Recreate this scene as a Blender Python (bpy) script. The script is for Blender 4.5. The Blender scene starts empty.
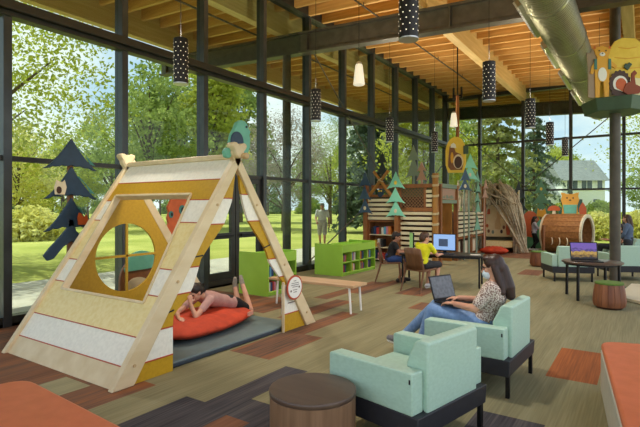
import bpy, bmesh, math, random
from mathutils import Vector, Matrix, Euler
from math import sin, cos, pi, radians, sqrt, atan2
V = Vector
scene = bpy.context.scene
COL = scene.collection
rnd = random.Random(11)

# ------------------------------------------------------------------ helpers
def lin(h):
    h = h.lstrip('#')
    out = []
    for i in (0, 2, 4):
        c = int(h[i:i+2], 16) / 255
        out.append(c / 12.92 if c <= .04045 else ((c + .055) / 1.055) ** 2.4)
    return (out[0], out[1], out[2], 1)

MATS = {}
def mat(name, c1, c2=None, scale=(8, 8, 8), rough=.6, metal=0., bump=0., bscale=None, detail=4., emit=None, estr=0., spec=.5, pos=(.35, .65), sheen=0.):
    """Principled material; two tones mixed by a stretched noise in object space, optional noise bump."""
    if name in MATS: return MATS[name]
    m = bpy.data.materials.new(name); m.use_nodes = True
    nt = m.node_tree; N = nt.nodes; K = nt.links
    p = N['Principled BSDF']
    p.inputs['Roughness'].default_value = rough
    p.inputs['Metallic'].default_value = metal
    p.inputs['Specular IOR Level'].default_value = spec
    if isinstance(scale, (int, float)): scale = (scale,)*3
    tc = N.new('ShaderNodeTexCoord'); mp = N.new('ShaderNodeMapping')
    mp.inputs['Scale'].default_value = scale
    K.new(tc.outputs['Object'], mp.inputs['Vector'])
    nz = N.new('ShaderNodeTexNoise'); nz.inputs['Scale'].default_value = 1.; nz.inputs['Detail'].default_value = detail
    K.new(mp.outputs['Vector'], nz.inputs['Vector'])
    rp = N.new('ShaderNodeValToRGB')
    rp.color_ramp.elements[0].position = pos[0]; rp.color_ramp.elements[0].color = lin(c1)
    rp.color_ramp.elements[1].position = pos[1]; rp.color_ramp.elements[1].color = lin(c2 or c1)
    K.new(nz.outputs['Fac'], rp.inputs['Fac'])
    K.new(rp.outputs['Color'], p.inputs['Base Color'])
    if bump:
        b = N.new('ShaderNodeBump'); b.inputs['Strength'].default_value = bump; b.inputs['Distance'].default_value = .01
        if bscale:
            n2 = N.new('ShaderNodeTexNoise'); n2.inputs['Scale'].default_value = bscale; n2.inputs['Detail'].default_value = 3
            K.new(tc.outputs['Object'], n2.inputs['Vector']); K.new(n2.outputs['Fac'], b.inputs['Height'])
        else:
            K.new(nz.outputs['Fac'], b.inputs['Height'])
        K.new(b.outputs['Normal'], p.inputs['Normal'])
    if emit:
        p.inputs['Emission Color'].default_value = lin(emit); p.inputs['Emission Strength'].default_value = estr
    MATS[name] = m
    return m

def leafmat(name, c1, c2, c3):
    """Leaf: diffuse plus translucent, colour varied by noise in object space."""
    m = bpy.data.materials.new(name); m.use_nodes = True
    nt = m.node_tree; N = nt.nodes; K = nt.links
    N.remove(N['Principled BSDF']); out = N['Material Output']
    tc = N.new('ShaderNodeTexCoord')
    nz = N.new('ShaderNodeTexNoise'); nz.inputs['Scale'].default_value = 1.3; nz.inputs['Detail'].default_value = 6
    K.new(tc.outputs['Object'], nz.inputs['Vector'])
    rp = N.new('ShaderNodeValToRGB'); e = rp.color_ramp.elements
    e[0].position = .36; e[0].color = lin(c1); e[1].position = .66; e[1].color = lin(c3)
    k = e.new(.5); k.color = lin(c2)
    K.new(nz.outputs['Fac'], rp.inputs['Fac'])
    d = N.new('ShaderNodeBsdfDiffuse'); t = N.new('ShaderNodeBsdfTranslucent'); mx = N.new('ShaderNodeMixShader')
    mx.inputs[0].default_value = .45
    K.new(rp.outputs['Color'], d.inputs['Color']); K.new(rp.outputs['Color'], t.inputs['Color'])
    K.new(d.outputs[0], mx.inputs[1]); K.new(t.outputs[0], mx.inputs[2]); K.new(mx.outputs[0], out.inputs['Surface'])
    MATS[name] = m
    return m

def glassmat(name, tint='#e6eee9'):
    """Thin architectural pane: clear with a Fresnel reflection."""
    m = bpy.data.materials.new(name); m.use_nodes = True
    nt = m.node_tree; N = nt.nodes; K = nt.links
    N.remove(N['Principled BSDF']); out = N['Material Output']
    tr = N.new('ShaderNodeBsdfTransparent'); tr.inputs['Color'].default_value = lin(tint)
    gl = N.new('ShaderNodeBsdfGlossy'); gl.inputs['Roughness'].default_value = .02
    lw = N.new('ShaderNodeLayerWeight'); lw.inputs['Blend'].default_value = .5
    pw = N.new('ShaderNodeMath'); pw.operation = 'POWER'; pw.inputs[1].default_value = 4.; K.new(lw.outputs['Facing'], pw.inputs[0])
    fr = N.new('ShaderNodeMath'); fr.operation = 'MULTIPLY_ADD'; fr.inputs[1].default_value = .2; fr.inputs[2].default_value = .015; K.new(pw.outputs[0], fr.inputs[0])
    mx = N.new('ShaderNodeMixShader')
    K.new(fr.outputs[0], mx.inputs[0]); K.new(tr.outputs[0], mx.inputs[1]); K.new(gl.outputs[0], mx.inputs[2])
    K.new(mx.outputs[0], out.inputs['Surface'])
    MATS[name] = m
    return m

class MB:
    """Collects shapes; becomes ONE mesh."""
    def __init__(s): s.v = []; s.f = []; s.m = []; s.cur = 0
    def add(s, vs, fs):
        b = len(s.v); s.v += [V(p) for p in vs]
        for f in fs: s.f.append([b+i for i in f]); s.m.append(s.cur)
        return s
    def box(s, c, d, rz=0., R=None):
        x, y, z = d[0]/2, d[1]/2, d[2]/2
        R = R or Matrix.Rotation(rz, 3, 'Z'); c = V(c)
        vs = [c + R @ V((a*x, b*y, e*z)) for a in (-1, 1) for b in (-1, 1) for e in (-1, 1)]
        return s.add(vs, [(0,1,3,2),(4,6,7,5),(0,4,5,1),(2,3,7,6),(0,2,6,4),(1,5,7,3)])
    def mm(s, x0, x1, y0, y1, z0, z1):
        return s.box(((x0+x1)/2, (y0+y1)/2, (z0+z1)/2), (abs(x1-x0), abs(y1-y0), abs(z1-z0)))
    def bar(s, p0, p1, w, h, up=(0, 0, 1)):
        p0, p1 = V(p0), V(p1); d = (p1-p0); L = d.length; d.normalize()
        sd = d.cross(V(up))
        if sd.length < 1e-5: sd = d.cross(V((1, 0, 0)))
        sd.normalize(); u = sd.cross(d)
        R = Matrix((sd, d, u)).transposed()
        return s.box((p0+p1)/2, (w, L, h), R=R)
    def cyl(s, p0, p1, r0, r1=None, n=16, cap=True):
        r1 = r0 if r1 is None else r1
        p0, p1 = V(p0), V(p1); d = (p1-p0).normalized()
        a = d.orthogonal().normalized(); b = d.cross(a)
        vs = []
        for p, r in ((p0, r0), (p1, r1)):
            for i in range(n):
                t = 2*pi*i/n; vs.append(p + a*(r*cos(t)) + b*(r*sin(t)))
        fs = [(i, (i+1) % n, n+(i+1) % n, n+i) for i in range(n)]
        if cap: fs += [tuple(range(n-1, -1, -1)), tuple(range(n, 2*n))]
        return s.add(vs, fs)
    def tube(s, pts, r, n=8):
        pts = [V(p) for p in pts]; rs = r if isinstance(r, (list, tuple)) else [r]*len(pts)
        vs = []; a = None
        for k, p in enumerate(pts):
            d = (pts[min(k+1, len(pts)-1)] - pts[max(k-1, 0)]).normalized()
            a = d.orthogonal().normalized() if a is None else (a - d*a.dot(d)).normalized()
            b = d.cross(a)
            for i in range(n):
                t = 2*pi*i/n; vs.append(p + a*(rs[k]*cos(t)) + b*(rs[k]*sin(t)))
        fs = []
        for k in range(len(pts)-1):
            fs += [(k*n+i, k*n+(i+1) % n, (k+1)*n+(i+1) % n, (k+1)*n+i) for i in range(n)]
        fs += [tuple(range(n-1, -1, -1)), tuple(range((len(pts)-1)*n, len(pts)*n))]
        return s.add(vs, fs)
    def lathe(s, prof, n=32, c=(0, 0, 0)):
        c = V(c); vs = []
        for r, z in prof:
            for i in range(n):
                t = 2*pi*i/n; vs.append(c + V((r*cos(t), r*sin(t), z)))
        fs = []
        for k in range(len(prof)-1):
            fs += [(k*n+i, k*n+(i+1) % n, (k+1)*n+(i+1) % n, (k+1)*n+i) for i in range(n)]
        fs += [tuple(range(n-1, -1, -1)), tuple(range((len(prof)-1)*n, len(prof)*n))]
        return s.add(vs, fs)
    def prism(s, poly, th, O=(0, 0, 0), U=(1, 0, 0), W=(0, 0, 1)):
        """polygon (u,w) in the plane O+uU+wW, extruded th along U x W (centred)."""
        O, U, W = V(O), V(U).normalized(), V(W).normalized(); n = U.cross(W)
        k = len(poly)
        vs = [O + U*a + W*b - n*(th/2) for a, b in poly] + [O + U*a + W*b + n*(th/2) for a, b in poly]
        area = sum(poly[i][0]*poly[(i+1) % k][1]-poly[(i+1) % k][0]*poly[i][1] for i in range(k))
        fs = [tuple(range(k-1, -1, -1)), tuple(range(k, 2*k))] + [(i, (i+1) % k, k+(i+1) % k, k+i) for i in range(k)]
        if area < 0: fs = [tuple(reversed(f)) for f in fs]
        return s.add(vs, fs)
    def ell(s, c, r, R=None, nu=16, nv=10):
        if isinstance(r, (int, float)): r = (r,)*3
        R = R or Matrix.Identity(3); c = V(c); vs = []; fs = []
        vs.append(c + R @ V((0, 0, -r[2])))
        for j in range(1, nv):
            p = -pi/2 + pi*j/nv
            for i in range(nu):
                t = 2*pi*i/nu; vs.append(c + R @ V((r[0]*cos(p)*cos(t), r[1]*cos(p)*sin(t), r[2]*sin(p))))
        vs.append(c + R @ V((0, 0, r[2]))); top = len(vs)-1
        for i in range(nu):
            fs.append((0, 1+(i+1) % nu, 1+i)); fs.append((top, top-nu+i, top-nu+(i+1) % nu))
        for j in range(nv-2):
            a = 1+j*nu
            fs += [(a+i, a+(i+1) % nu, a+nu+(i+1) % nu, a+nu+i) for i in range(nu)]
        return s.add(vs, fs)
    def cap(s, p0, r0, p1, r1, n=14):
        """tapered capsule"""
        p0, p1 = V(p0), V(p1)
        s.ell(p0, r0, nu=n, nv=8); s.ell(p1, r1, nu=n, nv=8)
        if (p1-p0).length > 1e-4: s.cyl(p0, p1, r0, r1, n=n)
        return s
    def loft(s, secs, n=20):
        """secs: (centre, half-axis a, half-axis b) ellipses joined in order"""
        vs = []; fs = []
        for c, a, b in secs:
            for i in range(n):
                t = 2*pi*i/n; vs.append(V(c) + V(a)*cos(t) + V(b)*sin(t))
        for k in range(len(secs)-1):
            fs += [(k*n+i, k*n+(i+1) % n, (k+1)*n+(i+1) % n, (k+1)*n+i) for i in range(n)]
        fs += [tuple(range(n-1, -1, -1)), tuple(range((len(secs)-1)*n, len(secs)*n))]
        return s.add(vs, fs)
    def mesh(s, name, M=None):
        me = bpy.data.meshes.new(name)
        vs = [M @ p for p in s.v] if M is not None else s.v
        me.from_pydata([tuple(p) for p in vs], [], s.f)
        me.polygons.foreach_set('material_index', s.m)
        me.update()
        return me

def fixnormals(me):
    bm = bmesh.new(); bm.from_mesh(me); bmesh.ops.recalc_face_normals(bm, faces=bm.faces[:]); bm.to_mesh(me); bm.free()

def smooth(me, ang=40):
    me.polygons.foreach_set('use_smooth', [True]*len(me.polygons))
    me.set_sharp_from_angle(angle=radians(ang)); me.update()

def root_matrix(o):
    return Matrix.Translation(o.location) @ o.rotation_euler.to_matrix().to_4x4()

def link(name, me, m, parent=None, label=None):
    o = bpy.data.objects.new(name, me); COL.objects.link(o)
    for x in (m if isinstance(m, (list, tuple)) else [m]): me.materials.append(x)
    if parent is not None: o.parent = parent
    if label: o['label'] = label
    return o

def obj(name, mb, m, parent=None, world=False, ang=40, bevel=0., seg=2, label=None, fix=True):
    M = None
    if world and parent is not None:
        M = root_matrix(parent)
        q = parent.parent
        while q is not None: M = root_matrix(q) @ M; q = q.parent
        M = M.inverted()
    me = mb.mesh(name, M)
    if fix: fixnormals(me)
    smooth(me, ang)
    o = link(name, me, m, parent, label)
    if bevel:
        b = o.modifiers.new('bevel', 'BEVEL'); b.width = bevel; b.segments = seg; b.limit_method = 'ANGLE'; b.angle_limit = radians(35)
        b.harden_normals = False
    return o

def thing(name, label, cat, loc=(0, 0, 0), rz=0., group=None):
    o = bpy.data.objects.new(name, None); COL.objects.link(o)
    o.location = loc; o.rotation_euler = (0, 0, rz); o.empty_display_size = .1
    return tag(o, label, cat, group)

def tag(o, label, cat, group=None, kind=None):
    o['label'] = label; o['category'] = cat
    if group: o['group'] = group
    if kind: o['kind'] = kind
    return o

def struct(o, label=None, cat=None):
    o['kind'] = 'structure'
    if label: o['label'] = label
    if cat: o['category'] = cat
    return o

def dup(root, loc, rz, label, group=None):
    """copy of a thing with its parts and sub-parts"""
    r = root.copy(); COL.objects.link(r); r.location = loc; r.rotation_euler = (0, 0, rz); r['label'] = label
    if group: r['group'] = group
    for ch in list(root.children):
        c = ch.copy(); COL.objects.link(c); c.parent = r
        for g in list(ch.children):
            d = g.copy(); COL.objects.link(d); d.parent = c
    return r

def fuse(mb, voxel, it=3, M=None):
    """union of overlapping closed shapes as one continuous skin"""
    me = mb.mesh('tmp', M); fixnormals(me)
    o = bpy.data.objects.new('tmp', me); COL.objects.link(o)
    r = o.modifiers.new('r', 'REMESH'); r.mode = 'VOXEL'; r.voxel_size = voxel; r.use_smooth_shade = True
    if it:
        k = o.modifiers.new('s', 'SMOOTH'); k.factor = .5; k.iterations = it
    dg = bpy.context.evaluated_depsgraph_get()
    out = bpy.data.meshes.new_from_object(o.evaluated_get(dg))
    bpy.data.objects.remove(o); bpy.data.meshes.remove(me)
    out.materials.clear()
    out.polygons.foreach_set('use_smooth', [True]*len(out.polygons)); out.update()
    return out

# ------------------------------------------------------------------ camera (27 mm, looking 34 deg left of the wall direction)
A0 = radians(33.96)
FW = V((-sin(A0), cos(A0), 0)); RT = V((cos(A0), sin(A0), 0))
cd = bpy.data.cameras.new('camera'); cam = bpy.data.objects.new('camera', cd); COL.objects.link(cam)
cam.location = (0, 0, 1.65); cam.rotation_euler = (pi/2, 0, A0)
cd.sensor_width = 36; cd.lens = 481/640*36; cd.shift_y = -6.5/640; cd.clip_end = 500
scene.camera = cam
def far(px, t, z=0.):
    """a spot on the ground t metres in front along the bearing of column px (used only to lay out the park)"""
    p = FW*t + RT*((px-320)/481*t); return V((p.x, p.y, z))

# ------------------------------------------------------------------ materials
STEEL = mat('dark_steel', '#5a554c', '#4d4840', 5, rough=.45, metal=.3)
BRONZE = mat('dark_bronze_frame', '#3b3a37', '#343330', 6, rough=.4, metal=.35)
FRAMEL = mat('anodised_frame', '#4b4e50', '#444749', 6, rough=.35, metal=.5)
JOIST = mat('fir_joist', '#cda05f', '#b88a4c', (1.2, 14, 14), rough=.65)
DECK = mat('fir_deck', '#dbb070', '#c99b5b', (1.0, 9, 9), rough=.65)
GLULAM = mat('glulam', '#cfb27c', '#bfa068', (14, 1.0, 14), rough=.6)
GLASS = glassmat('clear_pane')
PLY = mat('birch_ply', '#e4d3ae', '#d8c399', (6, 2, 6), rough=.5)
PLYED = mat('ply_edge', '#cdb184', '#c2a273', (4, 4, 30), rough=.55)
WHITEB = mat('white_board', '#f6f4e6', '#eceadc', 25, rough=.5)
YEL = mat('yellow_board', '#c79d1c', '#bd9316', 30, rough=.5)
CREAM = mat('cream_yellow_board', '#f3e2a6', '#ebd692', 20, rough=.5)
REDL = mat('brick_red_paint', '#b4482c', None, rough=.5)
NAVY = mat('navy_board', '#243f58', '#20384f', 10, rough=.5)
TEAL = mat('teal_board', '#6fb9a0', '#68b099', 10, rough=.5)
TEALD = mat('deep_teal_board', '#3f7f78', '#3a766f', 10, rough=.5)
ORANGE = mat('orange_board', '#cf6129', '#c45823', 10, rough=.5)
BROWN = mat('brown_board', '#8a5a36', '#7c4f2f', 10, rough=.5)
DKBROWN = mat('dark_brown_board', '#4a2c1d', '#422718', 10, rough=.5)
PINKB = mat('dusty_pink_board', '#b58d78', None, rough=.55)
GRYGRN = mat('grey_green_board', '#7d8f7c', None, rough=.55)
BLACK = mat('black_paint', '#15151a', None, rough=.5)
WHITE = mat('white_paint', '#f0efe9', None, rough=.45)
GREEN = mat('lime_laminate', '#a0cf48', '#98c742', 3, rough=.4)
VINYL = mat('mint_vinyl', '#b2d2c0', '#a9cab7', (30, 30, 60), rough=.5, bump=.05, bscale=120)
CHAR = mat('charcoal_vinyl', '#2b2c33', '#26272d', 20, rough=.55)
BLKMET = mat('black_metal', '#1b1b1d', None, rough=.4, metal=.4)
WALNUT = mat('walnut', '#7a5438', '#66442c', (18, 18, 1.5), rough=.45)
WALTOP = mat('dark_laminate_top', '#5e4b3e', '#523f34', (2, 14, 8), rough=.33)
OAK = mat('oak_top', '#c9a984', '#b89770', (2, 12, 12), rough=.5)
WOODP = mat('playhouse_timber', '#9a6234', '#85532b', (6, 6, 2), rough=.6)
WOODG = mat('golden_log', '#b7813d', '#a06f31', (7, 7, 1.5), rough=.6)
SLAT = mat('cream_slat', '#e3d9b9', '#d8cca7', (2, 8, 8), rough=.55)
ORVIN = mat('orange_vinyl', '#cf7048', '#c6683f', 9, rough=.42, bump=.03, bscale=60)
BEIGEV = mat('warm_grey_vinyl', '#c9c5b8', '#c1bcae', 8, rough=.5)
RED = mat('red_orange_fabric', '#cc4522', '#b43a1c', 7, rough=.75, bump=.9, bscale=7)
MATTOP = mat('slate_blue_mat', '#67797b', '#5f7072', 6, rough=.55)
MATED = mat('navy_mat_edge', '#2d3a47', None, rough=.5)
SCREENB = mat('lit_blue_screen', '#86a8d8', '#7fa0d2', 3, rough=.2, emit='#86a8d8', estr=.55)
SCREENG = mat('lit_green_screen', '#7fae6a', '#6f9c5e', 3, rough=.2, emit='#7fae6a', estr=.35)
SCREEND = mat('lit_grey_screen', '#5d6066', '#4a4d52', 30, rough=.2, emit='#6a6e75', estr=.12)
SILVER = mat('silver_metal', '#c4c7c8', None, rough=.3, metal=.7)
FROST = mat('frosted_glass_shade', '#f1efe6', None, rough=.35, emit='#fff4dc', estr=.35)
LAMP = mat('glowing_lens', '#fff3da', None, emit='#ffe9c2', estr=6.)
DUCT = mat('galvanised_duct', '#aaa894', '#96947f', (3, 40, 3), rough=.28, metal=.9)
PLAT = mat('dark_green_board', '#3f5a47', '#39523f', 6, rough=.5)
HIVE = mat('hive_yellow_board', '#efcf4c', '#e8c540', 9, rough=.5)
TIGER = mat('amber_board', '#e2a62c', None, rough=.5)
PALEW = mat('pale_maple', '#e3d6b8', '#dacba9', (4, 1, 4), rough=.5)
THATCH = mat('grey_willow_sticks', '#b9ad93', '#978a72', (3, 3, 9), rough=.8)
BARK = mat('bark', '#6b5a48', '#4f4234', (6, 6, 2), rough=.9, bump=.4)
LOGB = mat('log_shingles', '#a8743f', '#8a5a2f', (14, 14, 14), rough=.75, bump=.5)
EXPOSURE = 0.62
LAMP_W = 110.
CEIL_FILL_W = 215.  # power of the added fill spots that brighten the ceiling
# ------------------------------------------------------------------ the room
XW, YB = -7.35, 20.9
def streak(name, c1, c2, c3, fx=62., fy=1.6):
    """carpet plank: thin streaks running along the room"""
    m = bpy.data.materials.new(name); m.use_nodes = True
    nt = m.node_tree; N = nt.nodes; K = nt.links; p = N['Principled BSDF']
    p.inputs['Roughness'].default_value = .9; p.inputs['Specular IOR Level'].default_value = .2
    tc = N.new('ShaderNodeTexCoord'); mp = N.new('ShaderNodeMapping'); mp.inputs['Scale'].default_value = (fx, fy, 1)
    K.new(tc.outputs['Object'], mp.inputs['Vector'])
    a = N.new('ShaderNodeTexNoise'); a.inputs['Scale'].default_value = 1; a.inputs['Detail'].default_value = 5
    K.new(mp.outputs['Vector'], a.inputs['Vector'])
    mp2 = N.new('ShaderNodeMapping'); mp2.inputs['Scale'].default_value = (5.5, .55, 1); K.new(tc.outputs['Object'], mp2.inputs['Vector'])
    b = N.new('ShaderNodeTexNoise'); b.inputs['Scale'].default_value = 1; b.inputs['Detail'].default_value = 2; K.new(mp2.outputs['Vector'], b.inputs['Vector'])
    ad = N.new('ShaderNodeMath'); ad.operation = 'MULTIPLY_ADD'; ad.inputs[1].default_value = .55
    ml = N.new('ShaderNodeMath'); ml.operation = 'MULTIPLY'; ml.inputs[1].default_value = .45; K.new(b.outputs['Fac'], ml.inputs[0])
    K.new(a.outputs['Fac'], ad.inputs[0]); K.new(ml.outputs[0], ad.inputs[2])
    rp = N.new('ShaderNodeValToRGB'); e = rp.color_ramp.elements
    e[0].position = .36; e[0].color = lin(c1); e[1].position = .64; e[1].color = lin(c3); k = e.new(.5); k.color = lin(c2)
    K.new(ad.outputs[0], rp.inputs['Fac']); K.new(rp.outputs['Color'], p.inputs['Base Color'])
    bp = N.new('ShaderNodeBump'); bp.inputs['Strength'].default_value = .25; bp.inputs['Distance'].default_value = .004
    K.new(a.outputs['Fac'], bp.inputs['Height']); K.new(bp.outputs['Normal'], p.inputs['Normal'])
    return m
C_OLIVE = streak('carpet_olive', '#7b775a', '#878262', '#938e6e')
C_RUST = streak('carpet_rust', '#55493f', '#785744', '#96603d', 30)
C_CHAR = streak('carpet_charcoal', '#37353a', '#4b484b', '#605c5a')
C_SAGE = streak('carpet_sage', '#7d7a62', '#928f70', '#a29d7c')
C_ORNG = streak('carpet_orange', '#7a4a2c', '#935630', '#a86236')
C_BRN = streak('carpet_brown', '#62483a', '#7a5540', '#8a6047')
RECTS = [(-7.35, -4.66, .2, 4.0, 1), (-4.66, -4.24, .2, 2.0, 1), (-4.66, -4.24, 2.0, 2.5, 3), (-4.66, -4.24, 2.5, 3.4, 1), (-4.24, -3.75, 1.0, 2.85, 1),
         (-5.1, -4.85, .2, 3.2, 5), (-6.0, -5.6, .2, 3.6, 5), (-3.31, -3.08, 1.5, 2.83, 2), (-3.08, -2.8, 1.5, 3.94, 2), (-2.8, -2.3, 1.2, 3.1, 2), (-2.75, -2.5, 2.0, 2.75, 5),
         (-3.95, -3.65, 4.0, 6.5, 1), (-3.65, -3.36, 4.0, 5.06, 1), (-4.55, -4.2, 5.6, 7.3, 1), (-5.0, -4.7, 7.2, 9.5, 1), (-4.7, -4.4, 8.0, 9.9, 1),
         (-3.95, -3.4, 8.4, 9.3, 1), (-3.2, -2.9, 7.3, 7.9, 1), (-7.3, -5.6, 5.5, 6.75, 1), (-6.6, -6.2, 5.5, 6.75, 5), (-5.6, -4.9, 5.7, 6.9, 1),
         (-.8, -.36, 5.13, 6.27, 4), (-1.12, -.62, 2.8, 3.97, 2), (-5.4, -3.0, 16.4, 18.6, 5), (-2.6, -2.1, 12.5, 13.6, 5)]
xs = sorted({-7.35, 3.5} | {r[0] for r in RECTS} | {r[1] for r in RECTS}); ys = sorted({-4., YB+.1} | {r[2] for r in RECTS} | {r[3] for r in RECTS})
mb = MB()
for i in range(len(xs)-1):
    for j in range(len(ys)-1):
        cx, cy = (xs[i]+xs[i+1])/2, (ys[j]+ys[j+1])/2; k = 0
        for r in RECTS:
            if r[0] < cx < r[1] and r[2] < cy < r[3]: k = r[4]
        mb.cur = k
        mb.add([(xs[i], ys[j], 0), (xs[i+1], ys[j], 0), (xs[i+1], ys[j+1], 0), (xs[i], ys[j+1], 0)], [(0, 1, 2, 3)])
fl = obj('floor', mb, [C_OLIVE, C_RUST, C_CHAR, C_SAGE, C_ORNG, C_BRN], fix=False)
struct(fl, 'olive streaked carpet planks with rust and charcoal strips', 'floor')

# roof: deck, joists, steel beams, glulams - all falling gently away from the glass wall
RS = -.05
def zr(x): return RS*(x+7.3)
XL, XR = -12.4, 2.2
mb = MB()
def sheet(mb, x0, x1, y0, y1, z, h):
    mb.add([(x, y, z+zr(x)+e) for x in (x0, x1) for y in (y0, y1) for e in (0, h)], [(0,1,3,2),(4,6,7,5),(0,4,5,1),(2,3,7,6),(0,2,6,4),(1,5,7,3)])
sheet(mb, XL, XR, -3.2, 24.5, 6.93, .12)
ceil = obj('ceiling', mb, DECK); struct(ceil, 'honey coloured timber roof deck over the reading room', 'ceiling')
jm = None; y = -2.8
while y < 24.3:
    if jm is None:
        q = MB(); sheet(q, XL+.1, XR, -.045, .045, 6.62, .31)
        jo = obj('joist', q, JOIST, ceil); jm = jo
    else:
        jo = jm.copy(); COL.objects.link(jo); jo.parent = ceil
    jo.location = (0, y, 0); y += .62
def sbeam(y):
    mb = MB()
    for (z0, h, w) in ((5.59, .05, .26), (5.64, .44, .05), (6.08, .05, .26)): sheet(mb, -12.9, XR, y-w/2, y+w/2, z0, h)
    for x in (-12.6, -7.1, -3.4, 0.2): mb.box((x, y, 5.86+zr(x)), (.03, .24, .44))
    return struct(obj('steel_beam', mb, STEEL), 'dark steel I-beam carrying the roof', 'beam')
for y in (-1.4, 10.04, 21.45): sbeam(y)
for x in (-11.7, -7.95, -4.07, -.3):
    mb = MB(); mb.mm(x-.11, x+.11, -3.1, 24.3, 6.13+zr(x), 6.95+zr(x))
    struct(obj('glulam_beam', mb, GLULAM), 'pale glued timber beam running along the room', 'beam')
mb = MB(); mb.mm(XL-.12, XL+.02, -3.2, 24.5, 6.45+zr(XL), 7.12+zr(XL)); struct(obj('trim_1', mb, STEEL), 'dark metal roof fascia', 'trim')
mb = MB(); mb.mm(-5.56, -5.53, -3, 20.7, 6.42, 6.45)
for k in range(9): mb.cyl((-5.545, -2.4+2.5*k, 6.44), (-5.545, -2.4+2.5*k, 6.62+zr(-5.5)), .012, n=6)
struct(obj('trim_2', mb, STEEL), 'thin conduit under the joists above the pendant row', 'trim')
mb = MB(); mb.cyl((-8.7, -3, 6.3), (-8.7, 24, 6.3), .025, n=8); struct(obj('trim_3', mb, STEEL), 'pipe under the outside eaves', 'trim')
mb = MB(); mb.cyl((-2.1, -3, 6.2), (-2.1, 20.7, 6.2), .02, n=8); struct(obj('trim_4', mb, STEEL), 'second thin conduit under the joists', 'trim')

# glass walls
def frame_box(mb, a, b, z0, z1, d0, d1, side):
    if side == 'L': mb.mm(XW+d0, XW+d1, a, b, z0, z1)
    else: mb.mm(a, b, YB-d1, YB-d0, z0, z1)
def pane(name, a, b, z0, z1, side, parent):
    mb = MB(); frame_box(mb, a, b, z0, z1, -.006, .006, side); return obj(name, mb, GLASS, parent)
def bay(n, a, b, side, door=False):
    w = bpy.data.objects.new('door_1' if door else 'window_%d' % n, None); COL.objects.link(w)
    struct(w, 'full height glazed bay in the %s glass wall' % ('left' if side == 'L' else 'far'), 'door' if door else 'window')
    H = 6.62 if side == 'L' else 6.4
    mb = MB()                                            # mullion at the bay's start
    frame_box(mb, a-.055, a+.055, 0, H, -.1, .12, side); obj('mullion', mb, FRAMEL if side == 'L' else BRONZE, w, bevel=.006)
    lo, hi = a+.055, b-.055
    mb = MB(); frame_box(mb, lo, hi, 0, .14, -.06, .1, side); obj('bottom_rail', mb, BRONZE, w)
    mb = MB(); frame_box(mb, lo, hi, 2.29, 2.36, -.05, .08, side); obj('transom', mb, BRONZE, w)
    if side != 'L':
        mb = MB(); frame_box(mb, lo, hi, 4.28, 4.36, -.05, .08, side); obj('transom', mb, BRONZE, w)
    pane('pane', lo, hi, 4.36, H, side, w); pane('pane', lo, hi, 2.36, 4.3, side, w)
    if door:
        mid = (lo+hi)/2; fr = MB()
        for c0, c1 in ((lo, mid-.01), (mid+.01, hi)):
            for e0, e1, z0, z1 in ((c0, c0+.11, .02, 2.29), (c1-.11, c1, .02, 2.29), (c0+.11, c1-.11, .02, .28), (c0+.11, c1-.11, 2.17, 2.29), (c0+.11, c1-.11, .98, 1.1)): frame_box(fr, e0, e1, z0, z1, -.03, .05, side)
        obj('leaf_frame', fr, BRONZE, w)
        hb = MB()
        for c0, c1 in ((lo+.1, mid-.12), (mid+.12, hi-.1)): frame_box(hb, c0, c1, 1.02, 1.07, .09, .13, side)
        obj('push_bar', hb, BLKMET, w)
        pane('pane', lo+.11, mid-.12, .28, 2.17, side, w); pane('pane', mid+.12, hi-.11, .28, 2.17, side, w)
    else:
        pane('pane', lo, hi, .14, 2.29, side, w)
    return w
my = [-2.32+1.8*k for k in range(13)] + [21.0]
for k in range(len(my)-1): bay(k+1, my[k], my[k+1], 'L', door=abs(my[k]-6.68) < .02)
mx = [-7.3, -5.82, -4.08, -2.35, -.61, 1.13, 2.87]
for k in range(len(mx)-1): bay(20+k, mx[k], mx[k+1], 'B')
mb = MB(); mb.mm(XW-.12, XW+.14, -2.3, 21.05, 6.6, 6.95); mb.mm(XW-.02, XW+.24, -2.3, 21, 4.34, 4.47)
mb.mm(XW-.02, XW+.16, -2.3, 21, 4.27, 4.34); mb.mm(XW-.12, XW+.1, -2.3, 21.05, -.05, .05)
struct(obj('wall_left', mb, BRONZE, bevel=.008), 'head beam, deep horizontal rail and sill of the left glass wall', 'wall')
mb = MB(); mb.mm(XW, 2.9, YB-.12, YB+.12, 6.3, 6.45); mb.mm(XW, 2.9, YB-.1, YB+.1, -.05, .08); mb.mm(XW-.1, XW+.12, YB-.1, YB+.14, 0, 6.6)
struct(obj('wall_back', mb, BRONZE), 'head beam, sill and corner post of the far glass wall', 'wall')
def rods(label, segs):
    mb = MB()
    for a, b in segs: mb.cyl(a, b, .018, n=8)
    return struct(obj('brace_rod', mb, STEEL), label, 'brace')
rods('thin steel brace rod sloping down to the right across the far glass wall', [((-7.2, 20.72, 5.45), (-2.3, 20.72, .9))])
rods('thin steel brace rod rising to the right across the far glass wall', [((-5.4, 20.66, 1.25), (-.65, 20.66, 5.32))])
rods('thin steel brace rod falling from the column head on the left glass wall', [((-7.15, 10.2, 5.75), (-7.15, 16.9, .6))])
rods('thin steel brace rod rising from the sill on the left glass wall', [((-7.2, 10.1, .2), (-7.2, 15.6, 2.75))])
def column(x, y, r, h, label):
    mb = MB(); mb.cyl((x, y, 0), (x, y, h), r, n=24); mb.cyl((x, y, 0), (x, y, .03), r*1.9, n=24)
    return struct(obj('steel_column', mb, STEEL), label, 'column')
column(-7.75, 9.95, .11, 5.6, 'round steel column outside the left glass wall')
column(-.49, 11.54, .1, 6.62, 'round dark steel column beside the laptop table')

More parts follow.
